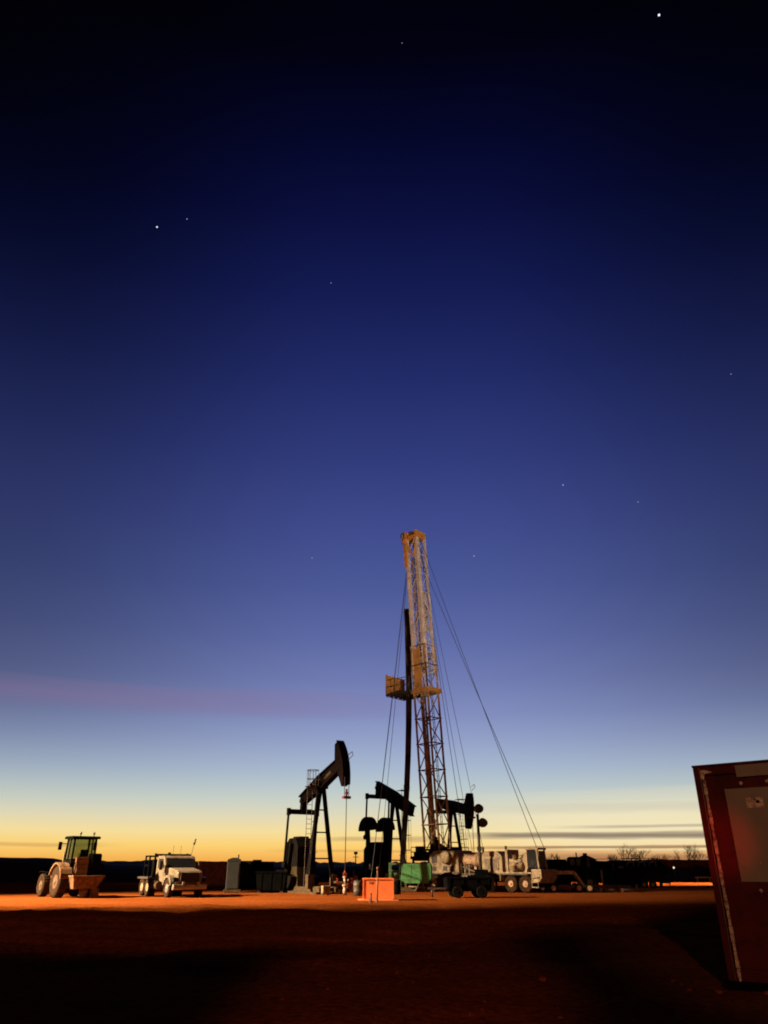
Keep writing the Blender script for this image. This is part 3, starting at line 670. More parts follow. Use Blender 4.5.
# ------------------------------------------------------------------ dark utility trailer in front of the carrier
Yt = 50
r = thing('utility_trailer', 'small black two-axle trailer parked in front of the carrier', 'trailer', (xat(467,Yt),Yt,0), R(4))
b = MB(); b.prism([(-1.3,.45),(-1.35,1.0),(-1.15,1.12),(1.25,1.12),(1.35,1.2),(1.3,.4)],-.8,.8); b.build('trailer_body', darkbox, r, .03)
b = MB(); b.box(-1.35,1.32,-.84,-.8,1.04,1.12)
for x in (-1.2,-.4,.4,1.15): b.box(x,x+.06,-.84,-.8,.5,1.04)
b.build('side_rail', darkbox, r)
b = MB(); b.box(-1.35,1.32,.8,.84,1.04,1.12); b.build('side_rail', darkbox, r)
wheels(r, [(-.72,-.85,.33),(.72,-.85,.33),(-.72,.85,.33),(.72,.85,.33)], .33, .22, blackrub, darkbox, .5)
b = MB(); b.bar((-1.3,0,.5),(-2.2,0,.48),.1,.1); b.tube((-2.15,0,.02),(-2.15,0,.55),.05,None,8); b.cbox((-2.3,0,.5),(.2,.12,.1)); b.build('drawbar', steel, r)
for x in (-.72,.72):
    b = MB(); b.prism([(x-.36,.68),(x-.22,.78),(x+.22,.78),(x+.36,.68)],-.9,-.8); b.build('mudguard', darkbox, r)

# ------------------------------------------------------------------ tractor, seen from behind
Yl = 50
r = thing('tractor', 'dusty tractor with a big black cab and a hopper on its rear', 'tractor', (xat(76,Yl),Yl,0), heading(220))
wheels(r, [(0,.98,.86),(0,-.98,.86)], .86, .56, rubber, rimy, .52)
wheels(r, [(2.7,.98,.64),(2.7,-.98,.64)], .64, .46, rubber, rimy, .5)
b = MB(); b.prism([(-.75,.55),(-.75,1.15),(.9,1.25),(3.2,1.0),(3.2,.6),(1.0,.5)],-.35,.35); b.tube((0,-.9,.86),(0,.9,.86),.16,None,12); b.tube((2.7,-.9,.64),(2.7,.9,.64),.1,None,10); b.build('chassis', yellow, r)
b = MB(); b.prism([(1.0,1.1),(1.0,1.95),(2.6,1.82),(3.35,1.6),(3.45,.95),(3.2,.9)],-.42,.42); b.tube((1.9,.3,1.85),(1.9,.3,2.5),.05,None,8); b.build('hood', yellow, r, .05)
for s_, m_ in ((1, yellow), (-1, darkbox)):  # right rear fender near-black: its shade is put into the colour
    b = MB(); o = [(1.12*math.cos(R(q)),.86+1.05*math.sin(R(q))) for q in range(20,171,15)]; i_ = [(1.02*math.cos(R(q)),.86+.95*math.sin(R(q))) for q in range(170,19,-15)]
    b.prism(o+i_, s_*.98-.34, s_*.98+.34); b.build('rear_fender', m_, r)
    b = MB(); b.prism([(2.1,1.3),(2.3,1.42),(3.1,1.42),(3.3,1.3),(3.1,1.38),(2.3,1.38)], s_*.98-.25, s_*.98+.25); b.build('front_fender', darkbox, r)
    b = MB(); b.cbox((-.86,s_*.72,1.95),(.06,.18,.12)); b.build('tail_lamp', lens, r)
    b = MB(); b.bar((.55,s_*.66,2.95),(.6,s_*1.05,2.95),.04); b.box(.56,.62,s_*1.08-.1,s_*1.08+.1,2.6,3.05); b.build('mirror', darkbox, r)
b = MB(); b.box(-.92,-.84,-.28,.52,1.15,2.2); b.box(-.98,-.92,-.2,.44,1.3,1.75); b.box(-1.0,-.92,.3,.5,1.75,2.15); b.build('rear_panel', yellow, r, .02)
b = MB(); b.prism([(-.95,1.85),(-.95,2.3),(-.8,2.4),(-.1,2.4),(-.1,1.85)],-1.05,-.5); b.box(-.9,.2,-1.12,-.55,1.2,1.85); b.build('side_toolbox', darkbox, r, .05)
LT = Matrix.Translation((-.1,0,0)) @ Matrix.Diagonal((.72,.86,1,1))
b = MB(LT)
for x,y in ((-.8,-.8),(-.8,.8),(.95,-.8),(.95,.8)): b.bar((x,y,1.5),(x*.9,y*.94,3.25),.12,.12)
b.box(-.83,1.0,-.82,.82,1.3,2.12); b.bar((.1,-.82,2.0),(.1,-.77,3.2),.08); b.bar((.1,.82,2.0),(.1,.77,3.2),.08)
cab = b.build('cab', darkbox, r)
b = MB(LT); b.prism([(-1.0,3.2),(-1.02,3.28),(-.85,3.36),(1.0,3.36),(1.15,3.28),(1.1,3.2)],-.98,.98); b.build('roof', darkbox, cab, .03)
for (x0,x1,y0,y1) in ((.84,.85,-.68,.68),(-.77,-.76,-.68,.68),(-.68,.8,-.77,-.76),(-.68,.8,.76,.77)):
    b = MB(LT); b.box(x0,x1,y0,y1,2.14,3.19); b.build('cab_window', glassm, cab)
b = MB(LT); b.box(-.1,.35,-.45,.05,1.9,2.3); b.box(-.2,-.06,-.45,.05,2.25,2.62); b.tube((.55,-.2,2.0),(.68,-.2,2.35),.04,None,6); b.torus((.68,-.2,2.38),.16,.02); b.build('operator_seat', darkbox, cab)
for x,y in ((-.5,.35),(-.5,-.6)):
    b = MB(LT); b.tube((x,y,3.36),(x,y,3.46),.035,None,8); b.tube((x,y,3.46),(x,y,3.6),.075,.06,10); b.build('beacon', steel, r)
# box on the three point hitch: open hopper, wider at the top
b = MB(); T = [(-1.95,-.98),(-1.2,-.98),(-1.2,.85),(-1.95,.85)]; Bt = [(-1.8,-.62),(-1.3,-.62),(-1.3,.7),(-1.8,.7)]
b.hexa([(x,y,.5) for x,y in Bt]+[(x,y,1.12) for x,y in T]); b.box(-2.0,-1.15,-1.02,.89,1.12,1.2)
for y in (-.5,0,.5): b.hexa([(-1.84,y-.04,.5),(-1.75,y-.04,.5),(-1.75,y+.04,.5),(-1.84,y+.04,.5),(-2.0,y-.04,1.12),(-1.9,y-.04,1.12),(-1.9,y+.04,1.12),(-2.0,y+.04,1.12)])
b.build('rear_hopper', yellow, r)
for y in (-.4,.4):
    b = MB(); b.bar((-.6,y,.6),(-1.6,y*1.3,.5),.1); b.build('hitch_arm', steel, r)
b = MB(); b.tube((-1.55,0,.1),(-1.55,0,.52),.22,.3,12); b.build('spreader_disc', steel, r)
b = MB(); b.box(-1.75,-1.4,-.85,-.45,.02,.5); b.build('stand_foot', yellow, r)

# ------------------------------------------------------------------ white oilfield truck
Yw = 52
r = thing('flatbed_truck', 'dusty white bonneted flatbed truck right of the tractor', 'truck', (xat(174.5,Yw),Yw,0), heading(34))
b = MB(); b.box(-3.7,2.9,-.45,-.3,.62,.86); b.box(-3.7,2.9,.3,.45,.62,.86)
for x in (-3.5,-2.2,-1,1,2.6): b.box(x,x+.15,-.3,.3,.64,.84)
b.build('chassis', steel, r)
wheels(r, [(1.75,-.95,.5),(1.75,.95,.5)], .5, .28, rubber, chrome, .58)
wheels(r, [(-1.75,-.9,.5),(-1.75,.9,.5),(-2.85,-.9,.5),(-2.85,.9,.5)], .5, .5, rubber, rimm, .55)
b = MB(); b.prism([(-.75,.75),(-.75,2.05),(-.6,2.3),(.4,2.3),(.62,2.2),(.95,1.62),(.95,.75)],-1.0,1.0); cab = b.build('cab', white, r, .05)
b = MB(); b.hexa([(.67,-.86,2.14),(.67,.86,2.14),(.665,.86,2.15),(.665,-.86,2.15),(.985,-.9,1.62),(.985,.9,1.62),(.95,.9,1.62),(.95,-.9,1.62)]); b.build('windscreen', darkglass, cab)
for s in (-1,1):
    b = MB(); b.prism([(-.4,1.6),(-.4,2.12),(.45,2.12),(.75,1.6)],s*1.0-.012,s*1.0+.012); b.build('side_window', darkglass, cab)
    d = MB(); d.prism([(-.45,.85),(-.45,1.55),(.8,1.55),(.8,.85)],s*1.0-.015,s*1.0+.015); dd = d.build('door', white, r)
    b = MB(); b.box(-.35,-.2,s*1.03-.015,s*1.03+.015,1.35,1.39); b.build('handle', chrome, dd)
b = MB(); b.prism([(.95,.85),(.95,1.62),(1.3,1.6),(2.55,1.45),(2.68,1.35),(2.68,.72),(2.4,.72),(2.3,1.05),(1.75,1.12),(1.25,1.05),(1.1,.8)],-.78,.78); b.build('hood', white, r, .06)
for s in (-1,1):
    b = MB(); o = [(1.75+.78*math.cos(R(q)),.5+.72*math.sin(R(q))) for q in range(165,10,-15)]; i_ = [(1.75+.6*math.cos(R(q)),.5+.58*math.sin(R(q))) for q in range(15,170,15)]
    b.prism(o+i_, s*.92-.2, s*.92+.2); b.build('fender', white, r, .02)
    b = MB(); b.prism([(2.45,.85),(2.45,1.12),(2.66,1.08),(2.7,.87)],s*.86-.16,s*.86+.16); b.build('headlight', lens, r)
b = MB(); b.box(2.68,2.72,-.55,.55,.75,1.33); 
gr = b.build('grille', darkbox, r)
b = MB()
for k in range(6): b.box(2.72,2.74,-.55,.55,.8+k*.09,.83+k*.09)
b.box(2.70,2.75,-.6,-.55,.74,1.35); b.box(2.70,2.75,.55,.6,.74,1.35); b.build('grille_bar', steel, gr)
b = MB(); b.prism([(2.6,.42),(2.6,.72),(2.88,.72),(2.9,.5),(2.85,.42)],-1.05,1.05); b.build('bumper', chrome, r, .03)
for s in (-1,1):
    b = MB(); b.cbox((2.9,s*.45,.78),(.1,.16,.13)); b.build('fog_lamp', chrome, r)
    b = MB(); b.bar((.7,s*1.0,1.75),(.85,s*1.25,1.78),.03); b.box(.82,.88,s*1.25-.1,s*1.25+.1,1.5,2.0); b.build('mirror', steel, r)
b = MB(); b.box(-3.8,-.9,-1.15,1.15,.98,1.1)
for x in (-3.7,-3,-2,-1.1): b.box(x,x+.1,-1.0,1.0,.86,.98)
b.build('flatbed', steel, r)
b = MB(); b.box(-1.05,-.95,-1.1,-1.0,1.1,2.45); b.box(-1.05,-.95,1.0,1.1,1.1,2.45); b.box(-1.04,-.96,-1.0,1.0,2.3,2.42); b.box(-1.03,-.97,-1.0,1.0,1.1,2.1)
for y in (-.6,-.2,.2,.6): b.box(-1.04,-.96,y-.03,y+.03,2.1,2.3)
b.build('headache_rack', darkbox, r)
b = MB()
for x in (-3.3,-2.5):
    for y in (-.9,.9): b.bar((x,y,1.1),(x,y,2.35),.09,.09)
    b.bar((x,-.9,2.3),(x,.9,2.3),.09,.09)
for z in (1.75,2.3): b.bar((-3.3,-.9,z),(-2.5,-.9,z),.09,.09); b.bar((-3.3,.9,z),(-2.5,.9,z),.09,.09)
b.build('bed_rack', darkbox, r)
b = MB(); b.tube((-1.4,-.5,1.55),(-1.4,.5,1.55),.3,None,14); b.box(-1.9,-1.1,-.9,-.5,1.1,2.1); b.box(-1.9,-1.1,.5,.9,1.1,2.1); b.build('winch', darkbox, r)
b = MB(); b.box(-.35,.3,-.8,.8,2.3,2.4); b.cbox((0,-.5,2.44),(.14,.14,.1)); b.build('roof_visor', darkbox, r)
b = MB(); b.tube((.2,.85,2.3),(.32,.95,3.05),.018,None,5); b.tube((.3,.93,2.95),(.36,1.0,3.3),.07,.05,7); b.build('flag_antenna', steel, r)
for y in (-.2,.3):
    b = MB(); b.tube((-.2,y,2.35),(-.2,y,2.9),.012,None,5); b.tube((-.3,y,2.85),(-.1,y,2.85),.01,None,4); b.build('antenna', steel, r)
for s in (-1,1):
    b = MB(); b.tube((-.6,s*1.12,.62),(.6,s*1.12,.62),.24,None,14); b.box(-.3,.3,s*1.1-.2,s*1.1+.2,.84,.9); b.build('fuel_tank', dusty, r)

# ------------------------------------------------------------------ mid ground clutter, left
def container(name, label, px, Y, Lx, W, H, rz, m, cat='container', base_z=0.12, group=None):
    r = thing(name, label, cat, (xat(px,Y),Y,0), rz, group)
    b = MB(); n = int(Lx/.28); pts = []
    for s in (-1,1):
        for k in range(n):
            x = -Lx/2+.1+(Lx-.2)*k/n; dx = (Lx-.2)/n
            b.hexa([(x,s*(W/2-.04)-.02,base_z+.1),(x+dx*.5,s*(W/2-.04)-.02,base_z+.1),(x+dx*.5,s*(W/2-.04)+.02,base_z+.1),(x,s*(W/2-.04)+.02,base_z+.1),(x,s*(W/2-.04)-.02,H-.1),(x+dx*.5,s*(W/2-.04)-.02,H-.1),(x+dx*.5,s*(W/2-.04)+.02,H-.1),(x,s*(W/2-.04)+.02,H-.1)])
    b.box(-Lx/2+.06,Lx/2-.06,-W/2+.07,W/2-.07,base_z+.05,H-.06); b.build('wall', m, r)
    b = MB()
    for x in (-Lx/2,Lx/2-.12):
        for y in (-W/2,W/2-.12): b.box(x,x+.12,y,y+.12,base_z,H)
    for z in (base_z,H-.12):
        for y in (-W/2+.003,W/2-.117): b.box(-Lx/2+.12,Lx/2-.12,y,y+.114,z+.003,z+.115)
    b.build('frame', m, r)
    b = MB(); b.box(-Lx/2+.2,Lx/2-.2,-W/2+.15,-W/2+.35,0,base_z); b.box(-Lx/2+.2,Lx/2-.2,W/2-.35,W/2-.15,0,base_z); b.build('skid', steel, r)
    b = MB(); b.box(Lx/2,Lx/2+.04,-W/2+.15,-.01,base_z+.15,H-.15); b.box(Lx/2,Lx/2+.04,.01,W/2-.15,base_z+.15,H-.15); b.build('door', m, r)
    return r
container('shipping_container', 'rusty red corrugated container behind the white truck', 206, 84, 6.0, 2.4, 2.2, R(6), rust)
Yp = 60
r = thing('portable_toilet', 'narrow grey portable toilet on a pale base, right of the white truck', 'portable toilet', (xat(233,Yp),Yp,0), R(12))
b = MB(); b.box(-.48,.48,-.5,.5,.2,2.05); b.build('cabin', bluegrey, r, .04)
b = MB(); b.prism([(-.5,2.05),(-.46,2.17),(-.15,2.28),(.15,2.28),(.46,2.17),(.5,2.05)],-.52,.52); b.tube((.3,.3,2.1),(.3,.3,2.5),.05,None,8); b.build('roof', bluegrey, r)
b = MB(); b.box(-.36,.36,-.53,-.5,.28,1.95); d = b.build('door', bluegrey, r)
b = MB(); b.cbox((.28,-.545,1.1),(.06,.03,.14)); b.build('handle', steel, d)
b = MB(); b.box(-.6,.6,-.65,.6,.06,.2); b.box(-.6,-.45,-.65,.6,0,.06); b.box(.45,.6,-.65,.6,0,.06); b.build('base', dusty, r)
Ye = 62
r = thing('cargo_trailer', 'dark enclosed cargo trailer between the portable toilet and first pumpjack', 'trailer', (xat(252,Ye),Ye,0), R(70))
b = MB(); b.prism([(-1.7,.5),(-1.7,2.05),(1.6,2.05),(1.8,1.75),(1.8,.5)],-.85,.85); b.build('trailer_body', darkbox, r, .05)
wheels(r, [(0,.92,.34),(0,-.92,.34)], .34, .2, blackrub, steel, .55)
b = MB(); b.box(-1.74,-1.7,-.78,-.01,.55,1.98); b.box(-1.74,-1.7,.01,.78,.55,1.98); b.build('rear_door', darkbox, r)
b = MB(); b.bar((1.8,-.3,.45),(2.7,0,.45),.08); b.bar((1.8,.3,.45),(2.7,0,.45),.08); b.tube((2.6,0,0),(2.6,0,.6),.04,None,8); b.build('drawbar', steel, r)
b = MB(); b.box(.4,.9,-.25,.25,2.05,2.17); b.build('roof_vent', darkbox, r)
container('storage_box', 'dark square steel storage box between the portable toilet and the black skip', 243, 70, 2.6, 2.2, 2.15, R(9), darkbox, 'storage box')
# low dark dumpster left of the first pumpjack
Yd = 60
r = thing('dumpster', 'low black waste skip against the left side of the first pumpjack', 'skip', (xat(271,Yd),Yd,0), R(8))
b = MB(); b.prism([(-.95,.15),(-1.1,1.35),(1.1,1.35),(.95,.15)],-.75,.75); b.build('skip_body', darkbox, r)
b = MB(); b.box(-1.16,1.16,-.8,-.74,1.28,1.38); b.box(-1.16,1.16,.74,.8,1.28,1.38)
for x in (-.7,0,.7): b.box(x-.05,x+.05,-.79,-.75,.2,1.28)
b.build('rim_rail', darkbox, r)
b = MB(); b.box(-.9,-.7,-.7,.7,0,.15); b.box(.7,.9,-.7,.7,0,.15); b.build('runner', steel, r)
# distant pole
r = thing('utility_pole', 'tiny distant pole with a lamp between the two front pumpjacks', 'pole', (xat(355.5,112),112,0))
b = MB(); b.tube((0,0,0),(0,0,zat(853,112)),.1,.07,8); b.build('pole', steel, r)
b = MB(); b.cbox((0,0,zat(853,112)),(.5,.3,.35)); b.bar((-.4,0,zat(857,112)),(.4,0,zat(857,112)),.08); b.build('lamp_head', steel, r)

# ------------------------------------------------------------------ right: truck, trailer and far equipment
Yb = 60.5
r = thing('equipment_trailer', 'small gooseneck equipment trailer with pale wheels right of the carrier', 'trailer', (xat(567,Yb),Yb,0), R(-4))
b = MB(); b.bar((-1.5,-.5,1.25),(.5,-.5,1.3),.12,.2); b.bar((-1.5,.5,1.25),(.5,.5,1.3),.12,.2); b.bar((.5,-.5,1.3),(1.15,-.5,.35),.12,.16); b.bar((.5,.5,1.3),(1.15,.5,.35),.12,.16); b.box(-1.4,.4,-.56,.56,1.36,1.42); b.build('gooseneck', tan, r)
b = MB(); b.box(-.85,.75,-.8,.8,.36,.46); b.box(-.85,.75,-.84,-.8,.3,.5); b.build('deck', dusty, r)
wheels(r, [(-1.15,-.75,.3),(.65,-.85,.3),(1.4,-.85,.3),(.65,.85,.3),(1.4,.85,.3)], .3, .2, blackrub, rimm, .66)
b = MB(); b.box(-1.1,.2,-.3,.3,.46,.95); b.tube((-.9,-.35,.7),(.1,-.35,.7),.15,None,10); b.build('pump_load', darkbox, r)
Yk = 74
r = thing('box_truck', 'black truck cab and box behind the small gooseneck trailer', 'truck', (xat(566,Yk),Yk,0), R(-12))
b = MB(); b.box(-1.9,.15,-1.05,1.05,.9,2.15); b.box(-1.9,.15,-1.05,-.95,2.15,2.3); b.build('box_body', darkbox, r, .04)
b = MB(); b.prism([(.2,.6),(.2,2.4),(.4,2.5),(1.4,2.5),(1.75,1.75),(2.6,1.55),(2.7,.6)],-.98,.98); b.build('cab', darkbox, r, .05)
for x in (.45,1.0):
    b = MB(); b.box(x,x+.38,-1.0,-.98,1.8,2.3); b.build('side_window', glassm, r)
wheels(r, [(-1.2,-.95,.48),(2.0,-.95,.48),(-1.2,.95,.48),(2.0,.95,.48)], .48, .28, blackrub, steel, .55)
Yv = 76
r = thing('vertical_tank', 'dark upright round tank right of the black truck', 'tank', (xat(587,Yv),Yv,0))
b = MB(); b.tube((0,0,.15),(0,0,2.35),.95,None,24); b.tube((0,0,2.35),(0,0,2.65),.95,.25,24); b.build('shell', darkbox, r)
b = MB(); b.tube((0,0,2.62),(0,0,2.85),.2,None,12); b.box(-.1,.1,-1.02,-.95,.3,2.6); b.tube((-.9,-.4,.4),(-.9,-.4,2.9),.06,None,8); b.build('fittings', steel, r)
b = MB(); b.box(-1.1,1.1,-1.1,1.1,0,.15); b.build('base', steel, r)
def frac(label, px, Y, Lx, H, rz):
    r = thing('frac_tank', label, 'tank', (xat(px,Y),Y,0), rz, 'dark tanks along the right horizon')
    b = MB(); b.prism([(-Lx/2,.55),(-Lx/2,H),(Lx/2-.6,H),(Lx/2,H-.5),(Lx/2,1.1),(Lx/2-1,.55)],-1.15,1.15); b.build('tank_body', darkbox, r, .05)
    b = MB()
    for k in range(int(Lx/.8)): b.box(-Lx/2+.4+k*.8,-Lx/2+.48+k*.8,-1.2,-1.15,.6,H-.1)
    b.box(-Lx/2,Lx/2-.6,-1.0,-.9,H+.25,H+.3); 
    for k in range(5): b.box(-Lx/2+.1+k*(Lx-1)/4,-Lx/2+.16+k*(Lx-1)/4,-1.0,-.94,H,H+.27)
    b.build('walkway_rail', darkbox, r)
    wheels(r, [(-Lx/2+.8,-1.0,.45),(-Lx/2+.8,1.0,.45)], .45, .3, blackrub, steel, .55)
    for y in (-.9,.7):
        b = MB(); b.box(Lx/2-.8,Lx/2-.6,y,y+.2,0,.6); b.build('leg', steel, r)
frac('long dark tank trailer just right of the upright round tank', 614, 84, 6.2, 2.15, R(-8))
frac('taller dark tank right of the long dark tank trailer', 640, 78, 4.6, 2.15, R(14))
container('long_container', 'long low dark red container on the right horizon beside the cabinet', 690, 118, 13, 2.6, 2.6, R(-3), M('dark_oxide_panel',(.10,.022,.014),.8,0,.3,1.5))
# pickup
Yq = 82
r = thing('pickup_truck', 'dark pickup with pale wheels parked below the tanks at right', 'pickup', (xat(606,74),74,0), R(-6))
b = MB(); b.prism([(-1.9,.4),(-1.9,.95),(-.5,.95),(-.3,1.5),(.7,1.52),(1.1,1.0),(1.95,.9),(2.0,.4)],-.85,.85); b.build('body', darkbox, r, .05)
b = MB(); b.prism([(-.2,1.02),(-.12,1.42),(.62,1.44),(.95,1.02)],-.862,-.85); b.build('side_window', darkglass, r)
wheels(r, [(-1.2,-.82,.34),(1.2,-.82,.34),(-1.2,.82,.34),(1.2,.82,.34)], .34, .22, blackrub, rimm, .5)
for s in (-1,1):
    b = MB(); b.cbox((2.0,s*.62,.72),(.06,.3,.16)); b.build('headlight', lens, r)
# small lit lamp far away
r = thing('yard_lamp', 'small lit white lamp on a post among the bare trees', 'lamp', (xat(674.5,108),108,0))
b = MB(); zt = zat(868.5,108); b.tube((0,0,0),(0,0,zt),.06,.05,8); b.build('post', steel, r)
b = MB(); b.lathe((0,0,0),[(.03,-.1),(.1,-.07),(.12,0),(.1,.07),(.03,.1)],12); o = b.build('lamp_head', emit('lit_lamp',(1,.85,.62),1.2), r); o.location = (0,-.05,zt+.1)
# concrete barrier/pipe catching light on the right
b = MB(); b.tube((-1.9,0,.5),(1.9,.2,.5),.09,None,10)
for x in (-1.6,0,1.6): b.bar((x,0.05,-.05),(x,.05,.45),.12)
o = b.build('pipe_rack', pale); o.location = (xat(703,108),106,.55-.55); tag(o, 'thin pale pipe rail above the bright strip of lit dirt', 'rail')

# ------------------------------------------------------------------ small equipment that crowds the pad
def drum(label, px, Y, m):
    r = thing('oil_drum', label, 'drum', (xat(px,Y),Y,0), 0, 'oil drums on the pad')
    b = MB(Matrix.Rotation(R(90),4,'X')); b.lathe((0,.44,0),[(.28,-.44),(.285,-.2),(.3,-.17),(.285,-.14),(.285,.14),(.3,.17),(.285,.2),(.28,.44)],18); b.build('barrel', m, r)
    b = MB(); b.torus((0,0,.87),.275,.015,16,4); b.build('rim', steel, r)
drum('dark steel drum left of the thin stake and orange box', 358, 53, steel); drum('dark drum right behind the orange box', 396.5, 56, darkbox)
drum('rusty drum at the right foot of the nearest pumpjack', 351, 61, rust)
r = thing('pump_skid', 'low dark pump on a skid between the two front pumpjacks', 'pump', (xat(361,64),64,0), R(10))
b = MB(); b.box(-1.2,1.2,-.5,-.35,0,.22); b.box(-1.2,1.2,.35,.5,0,.22); b.box(-1.1,1.1,-.35,.35,.08,.2); b.build('skid', steel, r)
b = MB(); b.tube((-.9,0,.6),(.1,0,.6),.38,None,14); b.prism([(.2,.2),(.2,1.2),(.5,1.45),(1.0,1.45),(1.1,.2)],-.32,.32); b.build('pump_body', darkbox, r)
b = MB(); b.tube((-.6,-.2,.9),(-.6,-.2,1.5),.07,None,8); b.tube((.7,0,1.45),(.7,0,1.9),.05,None,8); b.build('exhaust_pipe', steel, r)
r = thing('pipe_stack', 'low stack of long pipes on sills right of the gooseneck trailer', 'pipe rack', (xat(597,62),62,0), R(-3))
b = MB()
for k in range(3): b.box(-1.6+k*1.5,-1.4+k*1.5,-.9,.9,0,.25)
b.build('sill', stakem, r)
for k in range(6):
    b = MB(); y = -.75+k*.26; b.tube((-2.3+.1*(k%3),y,.36),(2.2+.12*(k%2),y,.36),.1,None,10); b.build('pipe', steel if k%2 else dusty, r)
r = thing('skid_tank', 'squat dark tank with a pale end plate right of the pipe stack', 'tank', (xat(622,66),66,0), R(-14))
b = MB(); b.tube((-1.5,0,.95),(1.3,0,.95),.62,None,20); b.tube((1.3,0,.95),(1.45,0,.95),.62,.4,20); b.build('shell', darkbox, r)
b = MB(); b.tube((-1.62,0,.95),(-1.5,0,.95),.42,.62,20); b.build('end_plate', tan, r)
b = MB(); b.box(-1.4,-1.2,-.5,.5,0,.45); b.box(.9,1.1,-.5,.5,0,.45); b.box(-1.4,1.1,-.55,-.47,0,.12); b.box(-1.4,1.1,.47,.55,0,.12); b.build('skid', steel, r)
b = MB(); b.tube((0,0,1.55),(0,0,1.75),.2,None,12); b.tube((-.6,-.4,1.4),(-.6,-.4,1.9),.03,None,6); b.build('manhole', steel, r)
r = thing('tool_trailer', 'dark trailer with a slanted roof rack right of the squat tank', 'trailer', (xat(643,72),72,0), R(5))
b = MB(); b.prism([(-1.5,.5),(-1.5,1.5),(-1.1,1.75),(1.2,1.75),(1.5,1.4),(1.5,.5)],-.8,.8); b.build('trailer_body', darkbox, r, .04)
wheels(r, [(-.4,-.86,.32),(.4,-.86,.32),(-.4,.86,.32),(.4,.86,.32)], .32, .2, blackrub, dusty, .55)
b = MB(); b.bar((1.5,0,.45),(2.4,0,.42),.1); b.tube((2.3,0,0),(2.3,0,.5),.04,None,8); b.build('drawbar', steel, r)
b = MB()
for x in (-1,0,1): b.bar((x,-.7,1.75),(x,-.7,2.1),.05); b.bar((x,.7,1.75),(x,.7,2.0),.05); b.bar((x,-.7,2.1),(x,.7,2.0),.05)
b.bar((-1.1,-.7,2.1),(1.1,-.7,2.1),.05); b.build('roof_rack', steel, r)
# loose gravel and broken rock over the near pad
rng = random.Random(5); b = bmesh.new()
for k in range(2600):
    y = rng.uniform(6, 50); x = rng.uniform(-.62,.62)*y*.95
    if math.hypot(x-7, y-12.5) < 1.5: continue
    q = rng.uniform(.008,.024)*(1+1.6*(rng.random()**8))
    z = ground_h(x,y) if y < 46 else 0
    P = [b.verts.new((x+q*rng.uniform(.6,1.2)*math.cos(t_+k),y+q*rng.uniform(.6,1.2)*math.sin(t_+k),z-.01)) for t_ in (0,1.3,2.5,3.8,5.1)]
    c_ = b.verts.new((x+q*rng.uniform(-.3,.3),y+q*rng.uniform(-.3,.3),z+q*rng.uniform(.2,.55)))
    for a_ in range(5): b.faces.new((P[a_],P[(a_+1)%5],c_))
me = bpy.data.meshes.new('gravel'); b.to_mesh(me); b.free(); me.materials.append(M('red_stone',(.20,.055,.014),1.0,0,.5,3,spec=0.0))
o = bpy.data.objects.new('gravel', me); col.objects.link(o); o['kind'] = 'stuff'; o['label'] = 'loose reddish gravel scattered over the bare dirt pad'; o['category'] = 'gravel'

# ------------------------------------------------------------------ trees
def branch(b, p, d, ln, r_, depth, rng):
    q = p + d*ln; b.tube(p, q, r_, r_*.7, 5 if depth > 2 else 4)
    if depth == 0: return
    for _ in range(3 if depth > 1 else 4):
        nd_ = (d + Vector((rng.uniform(-.8,.8), rng.uniform(-.8,.8), rng.uniform(-.15,.5)))).normalized()
        branch(b, p.lerp(q, rng.uniform(.6,1)), nd_, ln*rng.uniform(.58,.82), r_*.6, depth-1, rng)
def bare_tree(label, px, Y, h, seed, group='bare trees on the right horizon'):
    rng = random.Random(seed)
    r = thing('bare_tree', label, 'tree', (xat(px,Y),Y,0), 0, group)
    b = MB(); b.tube((0,0,-.1),(0,0,h*.3),h*.024,h*.016,8); b.build('trunk', barkm, r)
    b = MB()
    for k in range(4):
        d = Vector((rng.uniform(-.7,.7),rng.uniform(-.7,.7),1)).normalized(); branch(b, Vector((0,0,h*rng.uniform(.2,.3))), d, h*.27, h*.0105, 4, rng)
    b.build('crown', barkm, r)
TR = [(560,4.6,'low bare tree behind the black truck'),(614,4.4,'bare tree rising over the long dark tank'),(629,6.0,'tallest bare tree, above the tanks'),(645,5.0,'spreading bare tree between the tank and lamp'),(660,4.6,'bare tree just left of the small lit lamp'),(673,4.2,'bare tree directly behind the small lit lamp'),(687,5.8,'tall bare tree left of the red cabinet'),(700,4.9,'bare tree partly hidden by the red cabinet')]
for i,(px,h,lb) in enumerate(TR): bare_tree(lb, px, 135+(i*7)%20, h*1.0, 40+i)
def scrub(label, px, Y, wd_, h, seed):
    rng = random.Random(seed); r = thing('scrub_bush', label, 'bush', (xat(px,Y),Y,0), 0, 'scrub bushes on the right horizon')
    b = MB()
    for k in range(14): b.tube((0,0,-.05),(rng.uniform(-.5,.5)*wd_,rng.uniform(-.5,.5)*wd_*.6,h*rng.uniform(.5,.9)),.04,.015,4)
    b.build('stem', barkm, r)
    b = MB()
    for k in range(700):
        a = rng.uniform(0,2*math.pi); q = rng.random()**.5; z = rng.random()
        lim = math.sqrt(max(0.05,1-(z*.95)**2))*(0.75+.4*noise.noise(Vector((a*1.2,z*3,seed))))
        p = Vector((math.cos(a)*q*wd_*.5*lim, math.sin(a)*q*wd_*.4*lim, .08+z*h*(.85+.3*noise.noise(Vector((a,seed,1))))))
        d = Vector((rng.uniform(-1,1),rng.uniform(-1,1),rng.uniform(-1,1))).normalized()*.16; e = d.orthogonal().normalized()*.07
        b.f([b.v(p-d),b.v(p+e),b.v(p+d),b.v(p-e)])
    b.build('foliage', bushm, r)
